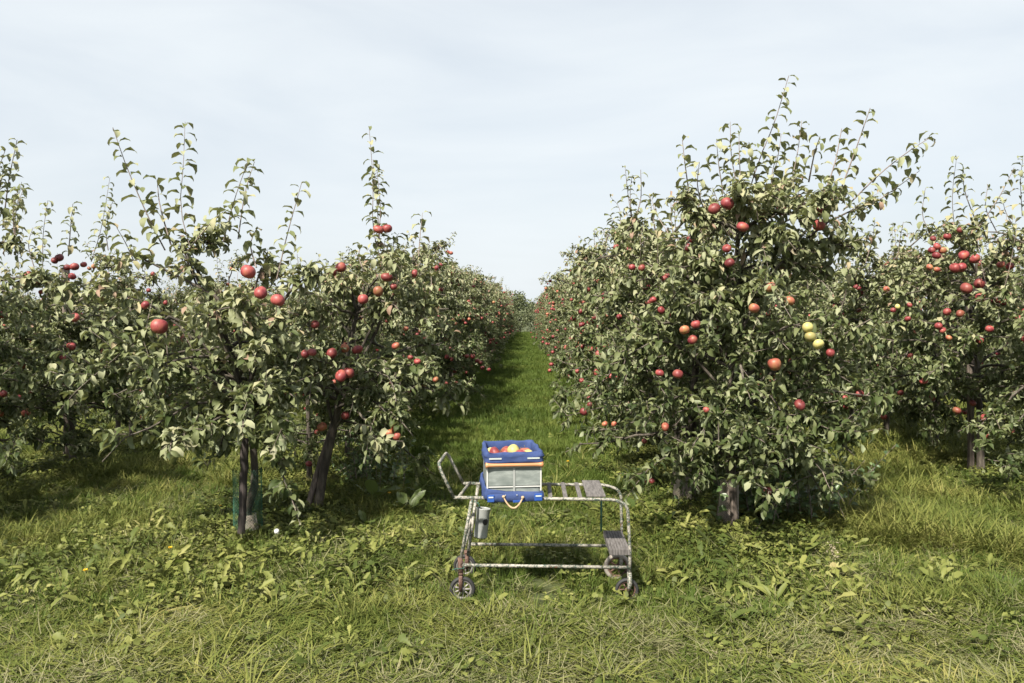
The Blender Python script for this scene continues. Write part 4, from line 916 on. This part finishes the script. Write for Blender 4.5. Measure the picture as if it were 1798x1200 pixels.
# ------------------------------------------------------------------ grass and weeds
def mk(rg, n, lod, material, p, d, nrm, L, W, k, f, name):
    Lf = dict(p=p, d=d, n=nrm, L=L, W=W, k=k, f=f, tint=np.clip(rg.beta(2, 2.4, n), 0, 1), wave=rg.uniform(0, .15, n))
    V, F, ti = leaf_mesh_arrays(Lf, lod); return bpy.data.objects.new(name, new_mesh(name, V, F, [M[material]], True, attrs={'tint': ti}))
def tuft(seed, n, rad, Lr, hw, lean, kr, material='grass', flat=0.0, comb=0.0):
    rg = np.random.default_rng(seed); a = rg.uniform(0, 6.28, n); q = rad * np.sqrt(rg.random(n)); p = np.stack([q * np.cos(a), q * np.sin(a), np.full(n, -.01) + flat * rg.uniform(0, .05, n)], -1)
    h = np.stack([np.cos(a + rg.normal(0, .8, n)) + comb, np.sin(a + rg.normal(0, .8, n)), 0 * a], -1); h = unit(h)
    d = unit(UP * (1 - flat) + h * rg.uniform(*lean, n)[:, None]); L = rg.uniform(*Lr, n)
    return mk(rg, n, 'blade', material, p, d, -h + UP * flat * 2 + rg.normal(0, .15, (n, 3)), L, hw * rg.uniform(.7, 1.3, n), rg.uniform(*kr, n), rg.uniform(.1, .5, n), 'tuft')
def rosette(seed, n, Lr, wr, el, kr, lod, material='weed'):
    rg = np.random.default_rng(seed); a = np.arange(n) * 2.4 + rg.normal(0, .3, n); h = np.stack([np.cos(a), np.sin(a), 0 * a], -1); L = rg.uniform(*Lr, n)
    d = unit(h + UP * rg.uniform(*el, n)[:, None]); return mk(rg, n, lod, material, h * .008, d, UP - h * .3 + rg.normal(0, .25, (n, 3)), L, L * rg.uniform(*wr, n), rg.uniform(*kr, n), rg.uniform(.15, .8, n), 'rosette')
def patch_leaves(seed, n, rad, hgt, Lr, lod='round', material='weed', wr=(.36, .46)):
    rg = np.random.default_rng(seed); a = rg.uniform(0, 6.28, n); q = rad * np.sqrt(rg.random(n)); p = np.stack([q * np.cos(a), q * np.sin(a), rg.uniform(.005, hgt, n) * (1.1 - q / rad * .5)], -1)
    b_ = rg.uniform(0, 6.28, n); d = np.stack([np.cos(b_), np.sin(b_), rg.uniform(-.1, .6, n)], -1); L = rg.uniform(*Lr, n)
    return mk(rg, n, lod, material, p, d, UP + rg.normal(0, .4, (n, 3)), L, L * rg.uniform(*wr, n), rg.uniform(.2, .9, n), rg.uniform(0, .3, n), 'patch')

LIB = {
 'tall': [tuft(100 + i, 34, .055, (.11, .27), .0029, (.2, 1.0), (.5, 1.9), 'grass', comb=.25 * (i % 2)) for i in range(5)],
 'short': [tuft(120 + i, 44, .085, (.05, .12), .0026, (.1, .9), (.2, 1.1), 'lawn') for i in range(4)],
 'straw': [tuft(140 + i, 46, .12, (.05, .14), .0019, (.8, 1.0), (-.6, .9), 'straw', flat=.86) for i in range(4)],
 'flat': [tuft(150 + i, 40, .09, (.08, .20), .0028, (.5, 1.3), (.4, 1.3), 'grass', flat=.62, comb=.6) for i in range(4)],
 'dandelion': [rosette(160 + i, 9, (.08, .18), (.085, .14), (.5, 1.9), (.3, 1.5), 'dandelion') for i in range(5)],
 'plantain': [rosette(170 + i, 6, (.08, .18), (.11, .18), (.5, 1.8), (.3, 1.4), 'dock') for i in range(4)],
 'chickweed': [patch_leaves(180 + i, 60, .10, .09, (.014, .030)) for i in range(4)],
 'lobed': [patch_leaves(190 + i, 20, .10, .10, (.03, .07), 'dandelion', 'weed', (.16, .32)) for i in range(4)],
}
def scatter(name, kinds, pts, idx, rot, scl, label, cat):
    """one mass of instances; idx counts through the library kinds in order"""
    coll = bpy.data.collections.new(name + '_library')
    k = 0
    for kd in kinds:
        for o in LIB[kd]:
            if o.name in coll.objects: continue
            c = bpy.data.objects.new('%s_%03d' % (name, k), o.data); coll.objects.link(c); k += 1
    me = bpy.data.meshes.new(name); me.vertices.add(len(pts)); me.vertices.foreach_set('co', np.asarray(pts, np.float32).ravel())
    a1 = me.attributes.new('pick', 'INT', 'POINT'); a1.data.foreach_set('value', np.asarray(idx, np.int32))
    a2 = me.attributes.new('turn', 'FLOAT_VECTOR', 'POINT'); a2.data.foreach_set('vector', np.asarray(rot, np.float32).ravel())
    a3 = me.attributes.new('size', 'FLOAT', 'POINT'); a3.data.foreach_set('value', np.asarray(scl, np.float32))
    o = link(name, me)
    nt = bpy.data.node_groups.new(name, 'GeometryNodeTree'); nt.interface.new_socket('Geometry', in_out='INPUT', socket_type='NodeSocketGeometry'); nt.interface.new_socket('Geometry', in_out='OUTPUT', socket_type='NodeSocketGeometry')
    N = nt.nodes; L = nt.links; gi = N.new('NodeGroupInput'); go = N.new('NodeGroupOutput'); iop = N.new('GeometryNodeInstanceOnPoints'); ci = N.new('GeometryNodeCollectionInfo')
    ci.inputs['Collection'].default_value = coll; ci.inputs['Separate Children'].default_value = True; ci.inputs['Reset Children'].default_value = True
    def attr(nm, ty):
        n = N.new('GeometryNodeInputNamedAttribute'); n.data_type = ty; n.inputs['Name'].default_value = nm; return n.outputs['Attribute']
    m2p = N.new('GeometryNodeMeshToPoints')
    L.new(gi.outputs[0], m2p.inputs['Mesh']); L.new(m2p.outputs['Points'], iop.inputs['Points']); L.new(ci.outputs[0], iop.inputs['Instance']); iop.inputs['Pick Instance'].default_value = True
    L.new(attr('pick', 'INT'), iop.inputs['Instance Index']); 
    e2r = N.new('FunctionNodeEulerToRotation'); L.new(attr('turn', 'FLOAT_VECTOR'), e2r.inputs[0]); L.new(e2r.outputs[0], iop.inputs['Rotation'])
    L.new(attr('size', 'FLOAT'), iop.inputs['Scale']); L.new(iop.outputs['Instances'], go.inputs[0])
    md = o.modifiers.new('scatter', 'NODES'); md.node_group = nt
    return tag(o, label, cat, kind='stuff')

def wob(x, y, s, seed):
    r = np.random.default_rng(seed); v = 0
    for k in range(7):
        a = r.uniform(0, 6.28); f = s * r.uniform(.6, 2.2); v = v + np.sin((x * math.cos(a) + y * math.sin(a)) * f + r.uniform(0, 6.28))
    return np.clip(.5 + v / 5.5, 0, 1)
sst = lambda x, a, b_: np.clip((x - a) / (b_ - a), 0, 1) ** 2 * (3 - 2 * np.clip((x - a) / (b_ - a), 0, 1))
rgp = np.random.default_rng(77)
def sample(y0, y1, dens, xmax=None):
    hw1 = .70 * y1 + .8; hw1 = min(hw1, xmax) if xmax else hw1
    n = int((y1 - y0) * 2 * hw1 * dens); x = rgp.uniform(-hw1, hw1, n); y = rgp.uniform(y0, y1, n); k = np.abs(x + .02 * y) < .70 * y + .8; return x[k], y[k]
def field(x, y):
    tr = 1 - sst(y + .25 * (wob(x, y, 1.6, 1) - .5), 3.85, 4.25)                       # flattened wheel track in front
    rowd = np.minimum(np.minimum(np.abs(x + 1.95), np.abs(x - 1.5)), np.minimum(np.abs(x - LC1[0]), np.abs(x - RC1[0])))
    strip = (1 - sst(rowd, .35, .75)) * sst(y, 4.9, 5.5)                              # bare strip under the trees
    weedy = np.maximum(np.exp(-((x + 2.1) / 1.5) ** 4 - ((y - 4.85) / .85) ** 4), np.exp(-((x - 1.3) / .65) ** 2 - ((y - 5.0) / .9) ** 2))
    weedy = np.maximum(weedy, .8 * np.exp(-((x + .75) / .5) ** 2 - ((y - 6.0) / .7) ** 2)); weedy = np.maximum(weedy, .75 * np.exp(-((x - .95) / .35) ** 2 - ((y - 7) / 1.5) ** 2))
    lane = sst(y, 6.2, 7.5) * (1 - sst(np.abs(x + .2), .9, 1.3))
    return tr, strip, weedy, lane
PT = {k: [] for k in LIB}
def put(kind, x, y, s):
    PT[kind].append((x, y, s))
def thin(x, y, prob):
    m = rgp.random(len(x)) < prob; return x[m], y[m]
for y0, y1, dm in ((2.5, 4.2, 1.25), (4.2, 6.2, 1.0), (6.2, 9.5, .7), (9.5, 15, .35)):
    x, y = sample(y0, y1, 190 * dm); tr, st, we, la = field(x, y); tn = wob(x, y, 2.6, 2)
    pr = (.35 + .75 * tn) * (1 - tr * .97) * (1 - .6 * st) * (1 - .3 * we) * (1 - .88 * la); m = rgp.random(len(x)) < pr
    put('tall', x[m], y[m], (.5 + .5 * tn[m]) * (1 + .25 * sst(x[m], 1.6, 2.4)) * (1 - .35 * we[m]) * (1 - .38 * ((np.abs(x[m] - .08) < .6) & (np.abs(y[m] - CY - .08) < .42))) * rgp.uniform(.75, 1.2, m.sum()))
    x, y = sample(y0, y1, 200 * dm); tr, st, we, la = field(x, y); m = rgp.random(len(x)) < np.clip(.35 + .3 * tr + .6 * la - .15 * st, 0, 1)
    put('short', x[m], y[m], rgp.uniform(.7, 1.15, m.sum()) * (1 - .25 * tr[m]))
    x, y = sample(y0, y1, 190 * dm); tr, st, we, la = field(x, y); m = rgp.random(len(x)) < (.08 + .95 * tr * wob(x, y, 2.2, 5) + .22 * we) * (1 - la * .9); put('straw', x[m], y[m], rgp.uniform(.7, 1.3, m.sum()))
    x, y = sample(y0, y1, 190 * dm); tr, st, we, la = field(x, y); m = rgp.random(len(x)) < (.85 * tr + .25 * wob(x, y, 1.3, 6) ** 2) * (1 - la); put('flat', x[m], y[m], rgp.uniform(.7, 1.25, m.sum()))
    x, y = sample(y0, y1, 80 * dm); tr, st, we, la = field(x, y); m = rgp.random(len(x)) < (.07 + .75 * we * (.25 + 1.1 * wob(x, y, 3, 7)) + .12 * st) * (1 - .75 * la) * (1 - .75 * tr); put('dandelion', x[m], y[m], rgp.uniform(.55, 1.1, m.sum()))
    x, y = sample(y0, y1, 60 * dm); tr, st, we, la = field(x, y); m = rgp.random(len(x)) < (.02 + .2 * we + .12 * st) * (1 - .8 * la) * (1 - .8 * tr); put('plantain', x[m], y[m], rgp.uniform(.5, 1.1, m.sum()))
    x, y = sample(y0, y1, 130 * dm); tr, st, we, la = field(x, y); m = rgp.random(len(x)) < (.02 + .55 * st + .3 * we * sst(wob(x, y, 2.2, 8), .45, .75)) * (1 - .7 * tr) * (1 - .7 * la); put('chickweed', x[m], y[m], rgp.uniform(.7, 1.3, m.sum()))
    x, y = sample(y0, y1, 80 * dm); tr, st, we, la = field(x, y); m = rgp.random(len(x)) < (.08 + .38 * we + .15 * st + .04 * tr) * (1 - .7 * la); put('lobed', x[m], y[m], rgp.uniform(.6, 1.2, m.sum()))
n = 9000; y = 9 + 53 * rgp.random(n) ** 1.5; x = rgp.uniform(-1.75, 1.25, n); put('short', x, y, rgp.uniform(.9, 1.4, n) * (1 + np.clip((y - 9) / 40, 0, 1) * .7))
for wx, wy in ((-.37, CY - .10), (-.38, CY + W - .1), (.55, CY - .06), (.535, CY + W - .1)):      # grass standing round the wheels
    put('tall', wx + rgp.normal(0, .07, 9), wy + rgp.normal(0, .03, 9), rgp.uniform(.3, .5, 9)); put('short', wx + rgp.normal(0, .08, 6), wy + rgp.normal(0, .03, 6), rgp.uniform(.5, .8, 6))
def mass(name, kinds, label, cat):
    X, Yv, S, I = [], [], [], []; off = 0
    for kd in kinds:
        for (x, y, s) in PT[kd]:
            X.append(x); Yv.append(y); S.append(s); I.append(off + rgp.integers(0, len(LIB[kd]), len(x)))
        off += len(LIB[kd])
    X = np.concatenate(X); Yv = np.concatenate(Yv); S = np.concatenate(S); I = np.concatenate(I)
    rot = np.stack([rgp.normal(0, .1, len(X)), rgp.normal(0, .1, len(X)), rgp.uniform(0, 6.28, len(X))], -1)
    print(name, len(X))
    return scatter(name, kinds, np.stack([X, Yv, ground_z(X, Yv)], -1), I, rot, S, label, cat)
mass('grass', ['tall', 'short', 'straw', 'flat'], 'green and straw-coloured grass covering the lane and headland', 'grass')
mass('weeds', ['dandelion', 'plantain', 'chickweed', 'lobed'], 'broad-leaved weeds growing through the grass', 'weeds')

# single plants one can point at
def leafy_plant(name, label, cat, p, n, Lr, wr, el, seed, lod='dock'):
    rg = np.random.default_rng(seed); root = thing(name, label, cat, tuple(p))
    a = np.arange(n) * 2.4 + rg.normal(0, .3, n)
    for k in range(n):
        h = np.array([[math.cos(a[k]), math.sin(a[k]), 0]]); L = np.array([rg.uniform(*Lr)])
        Lf = dict(p=h * .01, d=unit(h + UP * rg.uniform(*el)), n=UP - h * .3 + rg.normal(0, .3, (1, 3)), L=L, W=L * rg.uniform(*wr), k=rg.uniform(.3, 1.1, 1), f=rg.uniform(.05, .35, 1), tint=rg.random(1) * .8, wave=rg.uniform(.1, .3, 1))
        V, F, ti = leaf_mesh_arrays(Lf, lod); link('leaf', new_mesh('leaf', V, F, [M['dock']], True, attrs={'tint': ti}), root)
for k, (px, py, n, l, lab) in enumerate([
    (655, 880, 7, .30, 'tall dock with big blades nearest the leaning stake'), (640, 925, 6, .20, 'dock with rounded leaves below the tall one'), (715, 900, 8, .24, 'dock on the lane edge left of the cart handle'),
    (700, 835, 7, .22, 'sunlit dock under the three hanging orange apples'), (735, 868, 6, .20, 'small dock nearest to the cart handle'), (1165, 930, 8, .24, 'leafy dock just right of the cart'), (1120, 905, 7, .22, 'dock behind the right end of the cart'),
    (1255, 965, 5, .2, 'upright plantain below the foot of the tallest tree'), (1400, 980, 6, .2, 'plantain in the sunny grass right of the tallest tree'), (300, 1010, 8, .19, 'broad dandelion rosette in the left foreground')]):
    leafy_plant('dock_plant', lab, 'plant', gbase(px, py), n, (l * .6, l), (.15, .22), (.6, 2.0), 300 + k)
M['fluff'] = simple('seed_fluff', [(0, (0.55, 0.55, 0.53)), (1, (0.7, 0.7, 0.68))], 60, 0.9)
M['seed'] = simple('withered_seed', [(0.3, (0.16, 0.12, 0.07)), (0.7, (0.36, 0.32, 0.24))], 90, 0.9)
M['petal'] = simple('yellow_petal', [(0, (0.70, 0.38, 0.01)), (1, (0.80, 0.50, 0.02))], 60, 0.6)
M['green_stem'] = simple('green_stem', [(0, (0.10, 0.13, 0.04)), (1, (0.17, 0.15, 0.06))], 40, 0.6)
def flower(name, label, p, h, head):
    root = thing(name, label, 'flower', tuple(p)); MB().tube([(0, 0, -.02), (.004, 0, h * .5), (.0, .004, h)], .0022, 5).build('stem', M['green_stem'], root)
    rg = np.random.default_rng(int(abs(p[0]) * 1000)); mb = MB()
    if head == 'clock':
        for k in range(150):
            v = unit(rg.normal(0, 1, 3)); c = v * .017; t1 = unit(np.cross(v, rg.normal(0, 1, 3))) * .005; t2 = np.cross(v, t1)
            mb.add([c + t1, c + t2, c - t1, c - t2], [[0, 1, 2, 3]]); mb.add([v * .002, c + t1 * .08, c, c - t1 * .08], [[0, 1, 2, 3]])
        mb.build('seed_head', M['fluff'], root, False, loc=(0, .004, h + .01))
    else:
        n = 26; a = np.arange(n) * 2.4; hh = np.stack([np.cos(a), np.sin(a), 0 * a], -1); Lf = dict(p=hh * .001, d=unit(hh + UP * (.15 + .9 * (np.arange(n) / n))[:, None]), n=UP - .3 * hh, L=np.full(n, .015), W=np.full(n, .0026), k=np.full(n, .4), f=np.full(n, .1), tint=rg.random(n), wave=np.zeros(n))
        V, F, ti = leaf_mesh_arrays(Lf, 'mid'); link('petals', new_mesh('petals', V, F, [M['petal']], attrs={'tint': ti}), root, (0, .004, h))
flower('dandelion_clock', 'white dandelion seed head on a bent stem right of the dark stake', gbase(486, 972), .13, 'clock')
for px, py, lab in ((150, 1015, 'yellow dandelion flower in the far left foreground grass'), (299, 978, 'small yellow flower left of the dark stake, low in the weeds'), (386, 890, 'yellow flower beside the green mesh guard'), (997, 812, 'yellow flower behind the cart in the lane'), (684, 868, 'yellow flower in the shade left of the cart')):
    flower('dandelion_flower', lab, gbase(px, py + 18), .09, 'yellow')
# withered seed spike in the grass on the right
p = gbase(1462, 1000); root = thing('seed_spike', 'withered pale seed spike standing in the grass on the right', 'plant', tuple(p)); rg = np.random.default_rng(9)
MB().tube([(0, 0, -.02), (.01, 0, .08), (0, 0, .17)], .0025, 5).build('stem', M['green_stem'], root)
mb = MB()
for k in range(60):
    z = rg.uniform(.05, .17); c = np.array([rg.normal(0, .014), rg.normal(0, .014), z]); a1 = rg.normal(0, .0045, 3); a2 = rg.normal(0, .0045, 3); mb.add([c - a1, c - a2, c + a1, c + a2], [[0, 1, 2, 3]])
mb.build('seeds', M['seed'], root, False)
